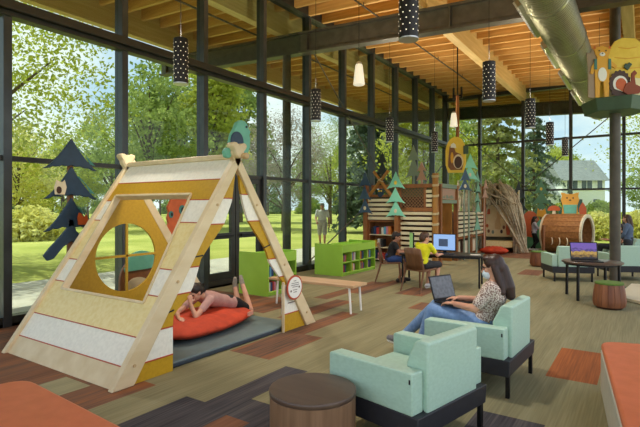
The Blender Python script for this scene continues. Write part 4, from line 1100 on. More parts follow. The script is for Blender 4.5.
person('boy in a bright yellow shirt sitting before the blue screen', (-3.64, 8.98, 0), radians(72), Jy, .9, SKIN, [('bottom', 'shorts', cloth('dark_shorts', '#2b2b30', '#232327'), 1.0), ('top', 'shirt', cloth('yellow_tee', '#e0e01f', '#d2d214'), .6)], (HAIRB, 'short'), (mat('white_sneaker', '#dedede', '#c8c8c8', 40, rough=.7), WHITE), .009, (.5, .5), look=(1, -.35, -.12), hs=.95)

# girl lying on the cushion, in world coordinates
Jg = dict(pelvis=(-4.86, 4.92, .30), chest=(-4.86, 4.56, .41), neck=(-4.85, 4.40, .475), head=(-4.84, 4.28, .535), shL=(-4.72, 4.42, .435), shR=(-5.0, 4.44, .435), elL=(-4.66, 4.13, .27), elR=(-4.98, 4.1, .285), wrL=(-4.755, 4.13, .43), wrR=(-4.74, 3.93, .29),
          hipL=(-4.78, 4.97, .29), hipR=(-4.95, 4.97, .29), knL=(-4.78, 5.27, .14), knR=(-5.0, 5.27, .14), anL=(-5.02, 5.36, .50), anR=(-5.12, 5.3, .47))
person('girl in a dusty pink shirt lying on the red cushion in the play tent', (-4.86, 4.6, .066), 0, Jg, .86, SKIN, [('bottom', 'shorts', cloth('black_shorts', '#19191c', '#141417'), .6), ('top', 'shirt', cloth('dusty_pink_tee', '#c49c93', '#b88e86'), .55)], (HAIRD, 'tail'), (mat('grey_sock', '#9a9284', '#837c70', 30, rough=.9), mat('grey_sock', '#9a9284')), .009, (.9, .4), ((-.7, .5, .2), (0, 0, -1)), ((-.25, .1, .95), (.9, -.3, -.05)), world=True, look=(.1, -.9, -.5), headup=(0, -.4, .9), hs=.95, toe=((-.35, .1, .93), (.1, -.05, 1)))

# girl standing at the mural
Jm = dict(pelvis=(0, 0, .66), chest=(.0, 0, .95), neck=(.01, 0, 1.09), head=(.03, 0, 1.19), shL=(0, .14, 1.04), shR=(0, -.14, 1.04), elL=(.12, .17, .86), elR=(.12, -.17, .86), wrL=(.3, .08, .9), wrR=(.3, -.08, .9),
          hipL=(0, .08, .63), hipR=(0, -.08, .63), knL=(.02, .08, .36), knR=(.12, -.08, .38), anL=(0, .09, .07), anR=(-.12, -.08, .1))
person('girl in a pale top and black leggings standing before the mural board', (-3.42, 19.5, 0), radians(10), Jm, .8, SKIN2, [('bottom', 'leggings', cloth('black_leggings', '#17171a'), 1.95), ('top', 'top', cloth('pale_lilac_top', '#b9b6c4', '#aaa7b6'), 1.2)], (HAIRD, 'long'), (WHITE, WHITE), .014, hs=.88)
tb = thing('tablet', 'small dark tablet held by the girl at the mural board', 'tablet', (-3.07, 19.57, .93), radians(10)); obj('case', MB().box((0, 0, 0), (.02, .2, .15)), BLKMET, tb, bevel=.004); obj('screen', MB().box((-.0115, 0, 0), (.003, .18, .13)), SCREENB, tb)
# two visitors at the right edge
Jv = dict(Jw); Jv.update(knL=(.46, .1, .56), knR=(.46, -.1, .56), anL=(.5, .1, .09), anR=(.5, -.1, .09), wrL=(.34, .12, .74), wrR=(.34, -.1, .74))
person('dark haired visitor in black sitting behind the dark column at the far right', (-.62, 15.825, .0), radians(200), Jv, .98, SKIN2, [('bottom', 'trousers', cloth('black_trousers', '#1d1d21'), 1.9), ('top', 'top', cloth('black_top', '#1f1c1f', '#2b2528'), .5)], (HAIRD, 'tail'), (BLACK, BLACK), .014)
Js = dict(pelvis=(0, 0, .92), chest=(0, 0, 1.25), neck=(.01, 0, 1.43), head=(.04, 0, 1.55), shL=(0, .18, 1.37), shR=(0, -.18, 1.37), elL=(.05, .23, 1.1), elR=(.02, -.24, 1.1), wrL=(.2, .17, .95), wrR=(.15, -.2, .9),
          hipL=(0, .1, .88), hipR=(0, -.1, .88), knL=(.03, .1, .5), knR=(.02, -.1, .5), anL=(0, .1, .08), anR=(-.02, -.1, .08))
person('brown haired visitor in a grey blue top standing at the right edge of the picture', (-.33, 14.6, 0), radians(170), {k: (v[0], v[1], v[2]*.87) for k, v in Js.items()}, .88, SKIN, [('bottom', 'trousers', cloth('dark_trousers', '#2f3238'), 1.9), ('top', 'top', cloth('grey_blue_top', '#5c6b85', '#516078'), 1.6)], (HAIRB, 'long'), (BLACK, BLACK), .014)
# man walking outside
Jo = dict(Js); Jo.update(knL=(.15, .1, .5), anL=(.18, .1, .09), knR=(-.02, -.1, .5), anR=(-.25, -.1, .13), elR=(.06, -.25, 1.12), wrR=(.22, -.2, .98), elL=(-.1, .24, 1.1), wrL=(-.05, .26, .86))
mo = person('man in a pale grey shirt and cap walking outside the glass', (-11.3, 16.95, -.03), radians(-60), Jo, 1.02, SKIN2, [('bottom', 'shorts', cloth('grey_shorts', '#a8a39a', '#989389'), .95), ('top', 'shirt', cloth('pale_grey_shirt', '#c3c2bd', '#b2b1ac'), .75)], (mat('grey_cap', '#6f6c66', None, rough=.8), 'fringe'), (BLACK, BLACK), .014)
mo[0].scale = (1.1, 1.1, 1.1)
# ------------------------------------------------------------------ timber playhouse at the far end of the glass
NET = mat('dark_netting', '#8d6d4c', None, rough=.8); TWINE = mat('pale_rope', '#d9c9a0', '#c4b184', (5, 5, 60), rough=.8)
ph = thing('playhouse', 'timber playhouse with cream slats, bookshelf and doorway in the far left corner', 'playhouse', (-5.9, 14.5, 0))
def P_(name, mb, m, bevel=.004, parent=None, label=None): return obj(name, mb, m, parent or ph, world=True, bevel=bevel, label=label)
for x, h in ((-7.06, 2.32), (-5.98, 2.4)): P_('post', MB().mm(x-.07, x+.07, 12.94, 13.08, 0, h), WOODP)
rp = P_('log_post', MB().cyl((-4.86, 13.02, 0), (-4.86, 13.02, 2.6), .085, n=16), WOODG)
for z in (1.15, 1.45, 1.95, 2.25, 2.5):
    mb = MB()
    for k in range(3): mb.tube([(-4.86+.094*cos(a), 13.02+.094*sin(a), z+.022*k+.02*sin(a)) for a in [2*pi*i/18 for i in range(19)]], .011, n=6)
    P_('lashing', mb, TWINE, 0, rp)
for (xa, xb, z0, n, pit) in ((-6.98, -6.06, 1.27, 5, .135), (-5.9, -4.95, .12, 10, .145)):
    for k in range(n): P_('slat', MB().mm(xa, xb, 12.97, 13.01, z0+pit*k, z0+pit*k+.085), SLAT)
P_('back_board', MB().mm(-7.1, -4.9, 13.48, 13.52, 0, 1.95), DKBROWN, 0)
sh = P_('bookcase', MB().mm(-7.0, -6.94, 13.0, 13.4, 0, 1.24).mm(-6.1, -6.05, 13.0, 13.4, 0, 1.24).mm(-6.94, -6.1, 13.37, 13.4, 0, 1.24).mm(-6.94, -6.1, 13.0, 13.37, 1.2, 1.24), WOODP)
for z in (.06, .42, .8): P_('shelf_board', MB().mm(-6.94, -6.1, 13.0, 13.37, z, z+.03), SLAT, .003, sh)
for z, xa, xb in ((2.2, -6.85, -4.9), (1.52, -5.92, -4.9)): P_('rail', MB().mm(xa, xb, 12.95, 13.05, z, z+.11), WOODP)
P_('rail', MB().mm(-6.99, -6.05, 12.96, 13.04, 1.95, 2.02), WOODP)
mb = MB()
for k in range(14):
    x = -5.9+.1*k-.5
    for s in (1, -1):
        a, b = V((x if s > 0 else x+.57, 13.0, 1.63)), V((x+.57 if s > 0 else x, 13.0, 2.2))
        xa = -5.9; xb = -5.17
        def clip(p, q):
            d = q-p; t0, t1 = 0, 1
            for lo, hi in ((xa, xb),):
                if abs(d.x) < 1e-9: continue
                u, w_ = sorted(((lo-p.x)/d.x, (hi-p.x)/d.x)); t0, t1 = max(t0, u), min(t1, w_)
            return (p+d*t0, p+d*t1) if t1 > t0+.02 else None
        c = clip(a, b)
        if c: mb.cyl(c[0], c[1], .009, n=5)
P_('net', mb, NET, 0)
P_('post', MB().mm(-5.19, -5.12, 12.96, 13.04, 1.6, 2.22), WOODP)
for k in range(4): P_('slat', MB().mm(-5.12, -4.95, 12.97, 13.0, 1.66+.13*k, 1.745+.13*k), SLAT)
P_('upper_back', MB().mm(-6.9, -4.9, 14.0, 14.04, 1.9, 2.25), mat('dull_green_board', '#5e6a54'), 0)  # board in one even dull green behind the net
for a, b in (((-6.98, 12.98, 1.95), (-6.28, 12.93, 2.72)), ((-6.15, 12.93, 1.95), (-6.78, 12.98, 2.72))): P_('crossed_log', MB().cyl(a, b, .055, .045, n=12), WOODG)
mb = MB()
for s in (-1, 1): mb.tube([(-6.55+.09*cos(a)*s, 12.95+.08*sin(a), 2.46+.06*cos(a)) for a in [2*pi*i/16 for i in range(17)]], .013, n=6)
P_('lashing', mb, TWINE, 0)
ow = P_('owl_figure', MB().prism(oval(.1, .13, 18), .03, (-6.55, 12.97, 2.07), (1, 0, 0), (0, 0, 1)), NAVY, 0)
for s in (-1, 1): P_('eye', MB().prism(oval(.028, .028, 12), .012, (-6.55+.035*s, 12.948, 2.13), (1, 0, 0), (0, 0, 1)), HIVE, 0, ow)
def small_fir(x, y, z0, z1, w_, n, m, U=(1, 0, 0), parent=ph, name='fir_cutout', base=None):
    mb = MB(); h = (z1-z0)/n
    for k in range(n): mb.prism(tier(w_*(1-.12*k), h*1.35 if k < n-1 else h, sag=.12), .03, (x, y-.004*k, z0+h*k), U, (0, 0, 1))
    if base is not None: mb.prism([(-.03, base-z0), (.03, base-z0), (.02, h*n*.6), (-.02, h*n*.6)], .025, (x, y+.01, z0), U, (0, 0, 1))
    return obj(name, mb, m, parent, world=True)
small_fir(-6.5, 13.0, 2.6, 3.3, .42, 2, mat('black_green_board', '#27302f'), base=2.2); small_fir(-5.55, 13.1, 2.5, 3.45, .5, 2, GRYGRN, base=2.2); small_fir(-5.28, 13.05, 2.4, 2.95, .34, 2, PINKB, base=2.2)
# side facing the room, with the doorway
for y, h, m in ((13.2, 2.3, WOODP), (14.62, 2.3, WOODP), (17.72, 2.4, WOODP), (16.1, .75, WOODP)): P_('post', MB().mm(-4.86, -4.74, y-.06, y+.06, 0, h), m)
P_('rail', MB().mm(-4.85, -4.75, 13.2, 14.6, 2.2, 2.32), GRYGRN); P_('rail', MB().mm(-4.85, -4.75, 13.2, 14.6, 1.76, 1.86), GRYGRN)
sgn = P_('name_board', MB().mm(-4.82, -4.79, 13.3, 14.5, 1.87, 2.19), PINKB, label='dusty pink name board above the doorway')
mb = MB()
for k, w_ in enumerate((.1, .05, .13, .06, .1, .12, .05)): mb.mm(-4.789, -4.785, 13.42+.145*k, 13.42+.145*k+w_, 1.9, 1.9+.06+.02*(k % 3))
P_('lettering', mb, GRYGRN, 0, sgn)
P_('doorway_lining', MB().mm(-5.9, -4.86, 14.4, 14.44, 0, 1.8).mm(-5.9, -5.86, 13.5, 14.4, 0, 1.8), WOODG, 0)
for k in range(6): P_('slat', MB().mm(-4.83, -4.79, 14.68, 17.66, .72+.135*k, .805+.135*k), SLAT)
P_('back_board', MB().mm(-5.2, -5.16, 14.6, 17.7, 0, 1.5), DKBROWN, 0)
for z in (.05, .64): P_('shelf_board', MB().mm(-5.16, -4.76, 14.68, 17.66, z, z+.04), WOODP, 0)
mb = MB(); R = random.Random(5)
for k in range(22):
    y = 14.7+k*.135; mb.cyl((-4.85+R.uniform(-.04, .04), y, 1.5), (-4.85+R.uniform(-.05, .05), y+R.uniform(-.35, .35), R.uniform(2.1, 2.5)), .028, .016, n=6)
P_('stick_fence', mb, THATCH, 0)
for y in (15.0, 15.9, 16.9): P_('picture_panel', MB().mm(-4.9, -4.88, y-.28, y+.28, .14, .55), PALEW, 0)
# books in the playhouse case and a few picture books
for lv, zb, cols in ((0, .8305, ['black', 'dark blue', 'red', 'brown', 'white', 'sky blue', 'pink', 'orange']), (1, .4505, ['brown', 'yellow', 'white', 'black']), (2, .0905, ['white', 'dark blue', 'pink', 'red'])):
    x = -6.9
    for n in cols:
        wd = rnd.uniform(.05, .09)
        book((x+wd/2, 13.12, zb), wd, .2, rnd.uniform(.17, .26), 'y-', n, '%s book on the %s shelf of the playhouse bookcase' % (n, ('top', 'middle', 'bottom')[lv]), 'books in the playhouse bookcase')
        x += wd+rnd.uniform(.004, .02) + (.04 if lv else 0)
# free standing cut-out firs in front of it
def fir_thing(label, x, y, spec, m, post, U=(1, 0, 0), pw=.05, pm=WOODP):
    t = thing('fir_tree_cutout', label, 'tree cutout', (x, y, 0))
    N_ = V(U).cross(V((0, 0, 1))).normalized()      # towards the room
    obj('post', MB().prism([(-pw, 0), (pw, 0), (pw*.6, post), (-pw*.6, post)], .04, V((x, y, 0))-N_*.04, U, (0, 0, 1)), pm, t, world=True, bevel=.004)
    for k, (zb, h, w_) in enumerate(spec):
        o = obj('tier', MB().prism(tier(w_, h, sag=.13), .03, V((x, y, zb))+N_*(.032*(k % 2)), U, (0, 0, 1)), m, t, world=True, bevel=.004)
        if k != 1 and w_ > .45: obj('animal_figure', MB().prism(oval(.045, .06, 14), .012, V((x, y, zb+h*.35))+N_*(.032*(k % 2)+.022), U, (0, 0, 1)), PALEW if k == 0 else HIVE, o, world=True)
    return t
fir_thing('dark blue cut-out fir with three tiers at the left post of the playhouse', -6.98, 12.8, ((1.44, .5, .52), (1.85, .46, .46), (2.26, .48, .44)), mat('slate_blue_board', '#38536e'), 2.4)
fir_thing('mint cut-out fir with three tiers in front of the playhouse slats', -5.98, 12.82, ((1.36, .5, .66), (1.76, .46, .62), (2.18, .5, .6)), mat('mint_board', '#86d2b8'), 2.4, pw=.08)
fir_thing('tall thin string of small green firs on a post before the side slats', -4.6, 16.2, ((.85, .5, .34), (1.45, .42, .27), (1.8, .4, .26), (2.12, .4, .26), (2.45, .4, .3)), mat('sage_teal_board', '#74a58c'), 2.6, U=(.5, .86, 0), pw=.03, pm=GRYGRN)
fir_thing('mint fir with two wide tiers rising above the playhouse side slats', -4.6, 15.35, ((2.5, .5, .72), (2.85, .5, .6)), mat('mint_board', '#86d2b8'), 3.0, U=(.6, .8, 0), pw=.03, pm=GRYGRN)
fir_thing('navy fir on a thin post left of the two tiered mint fir', -4.62, 14.92, ((2.15, .42, .52), (2.45, .4, .42)), mat('slate_blue_board', '#38536e'), 2.6, U=(.6, .8, 0), pw=.02, pm=GRYGRN)
fir_thing('dusty pink little fir on a post at the right end of the playhouse', -4.66, 17.35, ((1.95, .4, .3), (2.28, .36, .24)), PINKB, 2.3, U=(.5, .86, 0), pw=.03, pm=PINKB)
fir_thing('black green fir between the stick lodge and the mural board', -4.15, 20.35, ((.9, .7, .9), (1.5, .6, .75), (1.95, .75, .6)), mat('black_green_board', '#27302f'), 2.4, U=(.85, .5, 0))

# stick lodge with mural inside
lo = thing('stick_lodge', 'domed lodge of grey willow sticks with a cream mural inside', 'lodge', (-4.52, 18.7, 0))
lc = V((-4.52, 18.7, 0)); R = random.Random(8); mb = MB()
cam_dir = atan2(-18.7, 4.52)
for k in range(110):
    a = R.uniform(0, 2*pi); da = (a-cam_dir+pi) % (2*pi)-pi
    z_start = 0 if abs(da) > .62 else 1.75-.5*abs(da)
    pts = []
    sw = R.uniform(-.5, .5)
    for i in range(9):
        u = i/8; ang = u*pi/2*.97; r = .93*cos(ang)**.8+.03; z = 2.5*sin(ang)
        if z < z_start: continue
        pts.append(lc+V((r*cos(a+sw*u), r*sin(a+sw*u), z))+V((R.gauss(0, .02), R.gauss(0, .02), R.gauss(0, .02))))
    if len(pts) > 2: mb.tube(pts, [R.uniform(.016, .035)]*len(pts), n=6)
for k in range(26):
    u0 = R.uniform(-.9, -.2); z0 = R.uniform(2.1, 2.7); u1 = R.uniform(.35, 1.0)
    Ux = V((cos(cam_dir+pi/2), sin(cam_dir+pi/2), 0)); Nx = V((cos(cam_dir), sin(cam_dir), 0))
    if k % 2: u0, u1 = u0*.4+.2, .75+.25*R.random()
    pts = [lc+Ux*lerp(u0, u1, t**1.25)+Nx*(.45+.4*t+R.uniform(-.05, .05))+V((0, 0, lerp(z0, .05 if u1 > .72 else 1.75, t*t*.7+t*.3))) for t in (0, .25, .5, .75, 1)]
    mb.tube(pts, R.uniform(.014, .026), n=6)
obj('sticks', mb, THATCH, lo, world=True)
mb = MB(); n = 28
vs = []; fs = []
for j in range(9):
    ang = j/8*pi/2*.98
    for i in range(n+1):
        a = cam_dir+.6+(2*pi-1.2)*i/n; r = .86*cos(ang)**.8+.02; vs.append(lc+V((r*cos(a), r*sin(a), 2.38*sin(ang))))
for j in range(8):
    for i in range(n): fs.append((j*(n+1)+i, j*(n+1)+i+1, (j+1)*(n+1)+i+1, (j+1)*(n+1)+i))
mb.add(vs, fs); sk = obj('lining', mb, THATCH, lo, world=True); so_ = sk.modifiers.new('thick', 'SOLIDIFY'); so_.thickness = .03
Uc = V((cos(cam_dir+pi/2), sin(cam_dir+pi/2), 0)); Nc = V((cos(cam_dir), sin(cam_dir), 0))
mp_ = obj('mural', MB().prism([(-.72, .55), (.5, .55), (.5, 1.5), (.2, 1.72), (-.72, 1.75)], .03, lc+Nc*.15, Uc, (0, 0, 1)), mat('cream_mural', '#e8d7a8', '#dfcb98', 6), lo, world=True)
def mur(name, poly, m, off=.02): return obj(name, MB().prism(poly, .01, lc+Nc*(.15+off), Uc, (0, 0, 1)), m, mp_, world=True)
mur('painted_rabbit', [(-.12, .82), (.06, .82), (.08, 1.0), (.04, 1.15), (.08, 1.3), (.16, 1.5), (.1, 1.48), (.02, 1.3), (0, 1.45), (-.06, 1.52), (-.05, 1.3), (-.1, 1.15), (-.14, 1.0)], mat('pale_tan_paint', '#d6b983'))
mur('painted_carrot', [(.28, .62), (.38, .62), (.42, .85), (.38, 1.08), (.28, 1.08), (.25, .85)], ORANGE)
mur('painted_poster', [(-.62, 1.38), (-.3, 1.38), (-.3, 1.58), (-.62, 1.58)], ORANGE); mur('painted_poster', [(-.66, 1.4), (-.55, 1.4), (-.55, 1.56), (-.66, 1.56)], DKBROWN, .027)
for k, (u, z) in enumerate(((-.35, .75), (-.2, .72), (.1, .74), (.18, .9), (-.4, .95))): mur('painted_bunny', oval(.045, .07, 12) and [(u+p, z+q) for p, q in oval(.045, .07, 12)], (BROWN, GRYGRN, DKBROWN, BROWN, ORANGE)[k])
obj('bench', MB().prism([(-.72, .18), (.55, .18), (.55, .42), (-.72, .42)], .45, lc+Nc*.42, Uc, (0, 0, 1)), CREAM, lo, world=True, bevel=.02)
cc = lc+Nc*.95
cushion('floor_cushion', 'red orange cushion on the floor in the mouth of the stick lodge', (cc.x-.1, cc.y-.25, .0), (1.0, .6, .3), cam_dir+pi/2, RED, 6)

# mural board with hills, and the log tunnel
mu = thing('mural_board', 'tall cut-out board with green hills and an orange arch where the girl stands', 'mural board', (-3.5, 20.1, 0))
MU = V((.93, .36, 0)).normalized()
def mb_(name, poly, m, off=0., th=.03): return obj(name, MB().prism(poly, th, V((-3.55, 20.1, 0))-V((-MU.y, MU.x, 0))*off, MU, (0, 0, 1)), m, mu, world=True, bevel=.003)
mb_('post', [(-.56, 0), (-.5, 0), (-.5, 2.3), (-.56, 2.3)], PALEW)
mb_('post', [(.6, 0), (.64, 0), (.64, 1.0), (.6, 1.0)], PALEW)
mb_('orange_arch', [(-.5, .0)]+[(-.12-.38*cos(a), .75+.75*sin(a)) for a in [pi*i/14 for i in range(15)]]+[(.26, 0)], ORANGE, .0)
mb_('green_hill', [(-.5, .0)]+[(-.2-.3*cos(a), .25+.25*sin(a)) for a in [pi*i/10 for i in range(11)]]+[(.1, 0)], mat('hill_green_board', '#4f8a58'), .035)
mb_('green_hill', [(.0, .0)]+[(.3-.3*cos(a), .35+.5*sin(a)) for a in [pi*i/10 for i in range(11)]]+[(.6, 0)], mat('hill_green_board', '#4f8a58'), .07)
mb_('teal_bush', [(.3+p, .95+q) for p, q in oval(.2, .22, 18)], TEAL, .035)
mb_('yellow_fox', [(.1, 1.3), (.35, 1.25), (.45, 1.4), (.4, 1.6), (.32, 1.52), (.22, 1.52), (.14, 1.62)], TIGER, .035)
mb_('base_strip', [(-.56, 0), (.64, 0), (.64, .05), (-.56, .05)], PALEW, .1)
fir_thing('green cut-out fir standing behind the orange arch', -3.35, 20.5, ((1.3, .6, .9), (1.75, .55, .75), (2.15, .6, .6)), mat('forest_green_board', '#5c8a66'), 2.4, U=(.93, .36, 0))
tun_rot = radians(-13)
tu = thing('log_tunnel', 'shingled log tunnel open at its right end by the far glass wall', 'tunnel', (-2.45, 19.3, 0))
T0, T1, TY, TR = -2.95, -1.62, 19.3, .69
vs = []; fs = []; n = 48
for (x, r) in ((T0, TR), (T1, TR), (T1, TR-.07), (T0, TR-.07)):
    for i in range(n): a = 2*pi*i/n; vs.append((x, TY+r*cos(a), TR+r*sin(a)))
for k in range(4):
    for i in range(n): fs.append((k*n+i, k*n+(i+1) % n, ((k+1) % 4)*n+(i+1) % n, ((k+1) % 4)*n+i))
obj('shell', MB().add(vs, fs), LOGB, tu, world=True)
mb = MB(); rows = 22; R = random.Random(2)
for j in range(rows):
    a = -.35+2.1*pi/2*2*(j/rows)*.98 - .6
    if sin(a) < -.8: continue
    for i in range(9):
        x = T0+.03+(T1-T0-.06)*(i+.5*(j % 2)*.9)/9.3; c, s = cos(a), sin(a)
        Rm = Matrix(((1, 0, 0), (0, -s, c), (0, c, s))).transposed()
        mb.box((x+.09, TY+(TR+.006)*c, TR+(TR+.006)*s), (.165, .19, .012+.004*R.random()), R=Rm)
obj('shingles', mb, LOGB, tu, world=True)
for x in (T0, T1):
    vs = []; fs = []
    for (xx, r) in ((x-.03, TR+.02), (x+.03, TR+.02), (x+.03, TR-.1), (x-.03, TR-.1)):
        for i in range(n): a = 2*pi*i/n; vs.append((xx, TY+r*cos(a), TR+r*sin(a)))
    for k in range(4):
        for i in range(n): fs.append((k*n+i, k*n+(i+1) % n, ((k+1) % 4)*n+(i+1) % n, ((k+1) % 4)*n+i))
    obj('end_rim', MB().add(vs, fs), PALEW, tu, world=True)
for x in (-2.55, -2.3, -2.05): obj('grab_loop', MB().tube([(x+.06*sin(a), TY-TR-.02-.07*sin(a), .45+.12*cos(a)) for a in [pi*i/8 for i in range(9)]], .018, n=8), PALEW, tu, world=True)
obj('support_post', MB().cyl((-2.8, TY-TR-.06, 0), (-2.8, TY-TR-.06, 1.0), .05, n=12), BROWN, tu, world=True)
tu.rotation_euler.z = tun_rot
def flatfig(name, label, cat, x, y, z, parts, U=(.93, .36, 0)):
    t = thing(name, label, cat, (x, y, z)); Un = V(U).normalized(); Nn = Un.cross(V((0, 0, 1)))
    for k, (nm, poly, m, off) in enumerate(parts): obj(nm, MB().prism(poly, .03 if off == 0 else .012, V((x, y, z))+Nn*off, Un, (0, 0, 1)), m, t, world=True, bevel=.003)
    return t
flatfig('bear_cutout', 'yellow orange bear cut-out in a mint bib on top of the log tunnel', 'bear cutout', -2.2, 19.3, 1.395,
    [('body', [(-.27, 0), (.27, 0), (.24, .3), (.27, .42), (.3, .5), (.27, .66), (.3, .78), (.2, .76), (.1, .72), (-.1, .72), (-.2, .76), (-.3, .78), (-.27, .66), (-.3, .5), (-.27, .42), (-.24, .3)], mat('bear_orange_board', '#dca03c'), 0),
     ('bib', [(-.2, .02), (.2, .02), (.23, .34), (-.23, .34)], TEAL, .022), ('hat', [(-.1, .74), (.1, .74), (.05, .86), (-.02, .9), (-.08, .84)], PLAT, .022),
     ('eye', [(.1+p, .58+q) for p, q in oval(.025, .03, 10)], BLACK, .022), ('eye', [(-.1+p, .58+q) for p, q in oval(.025, .03, 10)], BLACK, .022), ('nose', [(p, .5+q) for p, q in oval(.04, .025, 10)], DKBROWN, .022)])
flatfig('fox_cutout', 'small rust cut-out figure right of the bear on the log tunnel', 'animal cutout', -1.8, 19.3, 1.395, [('body', [(-.1, 0), (.12, 0), (.12, .2), (.05, .36), (0, .42), (-.06, .34), (-.12, .18)], mat('rust_board', '#b1532a'), 0)])
flatfig('mushroom_cutout', 'orange mushroom cut-out left of the bear on the log tunnel', 'mushroom cutout', -2.72, 19.3, 1.395, [('stem', [(-.06, 0), (.06, 0), (.05, .15), (-.05, .15)], PALEW, 0), ('cap', [(-.22, .12)]+[(-.22*cos(a), .14+.17*sin(a)) for a in [pi*i/10 for i in range(11)]]+[(.22, .12)], ORANGE, .022), ('turtle', [(.15, .0), (.3, .0), (.3, .12), (.22, .16), (.15, .1)], TEALD, .03)])

# ------------------------------------------------------------------ hanging hive sign
hv = thing('hive_sign', 'yellow hive shaped hanging board with brown bears high in the far left corner', 'sign', (-4.68, 14.3, 2.7))
HU = V((.97, .25, 0)).normalized()
def hb_(name, poly, m, off=0., th=.03): return obj(name, MB().prism([(a*.74-.04, b) for a, b in poly], th, V((-4.66, 14.3, 2.68))+HU.cross(V((0, 0, 1)))*off, HU, (0, 0, 1)), m, hv, world=True, bevel=.003)
hb_('board', [(-.4, .25), (-.3, 0), (.3, 0), (.4, .25)]+[(.4*cos(a), .62+.46*sin(a)) for a in [pi*i/18 for i in range(19)]], HIVE, 0, .06)
hb_('hollow', [(-.3, .2), (-.2, .08), (.25, .08), (.3, .25), (.2, .55), (.0, .62), (-.1, .88), (-.24, .78), (-.28, .5)], BROWN, .036, .012)
hb_('bear', [(.1+p, .33+q) for p, q in oval(.2, .22, 18)], PALEW, .045, .012); hb_('bear', [(.1+p, .31+q) for p, q in oval(.15, .18, 18)], DKBROWN, .055, .012)
hb_('bear_cap', [(-.2, .76), (.02, .74), (.0, .84), (-.08, .9), (-.18, .86)], WHITE, .05, .012); hb_('bear', [(-.14+p, .45+q) for p, q in oval(.06, .17, 14)], TIGER, .05, .012)
hb_('arm_board', [(.3, .55), (.5, .55), (.5, .8), (.3, .8)], PLAT, .05, .03)
obj('pole', MB().cyl((-4.66, 14.34, 3.7), (-4.66, 14.34, 5.0), .05, n=12), WOODP, hv, world=True)
mb = MB().cyl((-4.66, 14.34, 4.95), (-4.66, 14.34, 6.48), .02, n=8)
for s in (-1, 1): mb.bar((-4.66+.12*s, 14.34, 4.9), (-4.66+.12*s, 14.34, 5.25), .05, .05); mb.bar((-4.66, 14.34, 5.0), (-4.66+.14*s, 14.34, 5.0), .05, .05)
obj('bracket', mb, BLKMET, hv, world=True)

# ------------------------------------------------------------------ duct, pendants, column platform
dm = mat('spiral_duct', '#8f8d78', '#7d7b66', (2, 30, 2), rough=.34, metal=.9)
nt = dm.node_tree; N = nt.nodes; K = nt.links
tc = N.new('ShaderNodeTexCoord'); wv = N.new('ShaderNodeTexWave'); wv.wave_type = 'BANDS'; wv.bands_direction = 'Y'; wv.inputs['Scale'].default_value = 4.2; wv.inputs['Distortion'].default_value = .0
K.new(tc.outputs['Object'], wv.inputs['Vector']); bp = N.new('ShaderNodeBump'); bp.inputs['Strength'].default_value = 1.; bp.inputs['Distance'].default_value = .06
K.new(wv.outputs['Fac'], bp.inputs['Height']); K.new(bp.outputs['Normal'], N['Principled BSDF'].inputs['Normal'])
DX, DZ, DR = -1.245, 4.89, .345
du = thing('air_duct', 'big round spiral metal air duct running under the roof', 'duct', (DX, 8, DZ))
obj('pipe', MB().cyl((DX, -2.5, DZ), (DX, 18.4, DZ), DR, n=64), dm, du, world=True)
for k in range(9):
    y = -1.2+2.3*k; obj('joint_band', MB().cyl((DX, y-.035, DZ), (DX, y+.035, DZ), DR+.01, n=64), DUCT, du, world=True)
for k, y in enumerate((6.1, 8.4, 10.7, 13.0, 15.3)):
    g = MB(); d = V((-sin(radians(62)), 0, -cos(radians(62)))); c = V((DX, y, DZ))+d*(DR+.02)
    up = V((cos(radians(62)), 0, -sin(radians(62))))
    Rm = Matrix((V((0, 1, 0)).cross(d), V((0, 1, 0)), d)).transposed()
    g.box(c, (.16, 1.6, .08), R=Rm); gr = obj('register', g, DUCT, du, world=True, bevel=.005)
    g = MB()
    for i in range(11): obj('vane', MB().box(c+V((0, -.68+.136*i, 0))+d*.05, (.15, .03, .03), R=Rm), SILVER, gr, world=True)
mb = MB()
for y in (2.2, 7.0, 13.6, 17.5):
    for s in (-1, 1): mb.cyl((DX+s*.34, y, DZ+.05), (DX+s*.34, y, 6.6+zr(DX)), .006, n=6)
obj('hanger_rod', mb, STEEL, du, world=True)

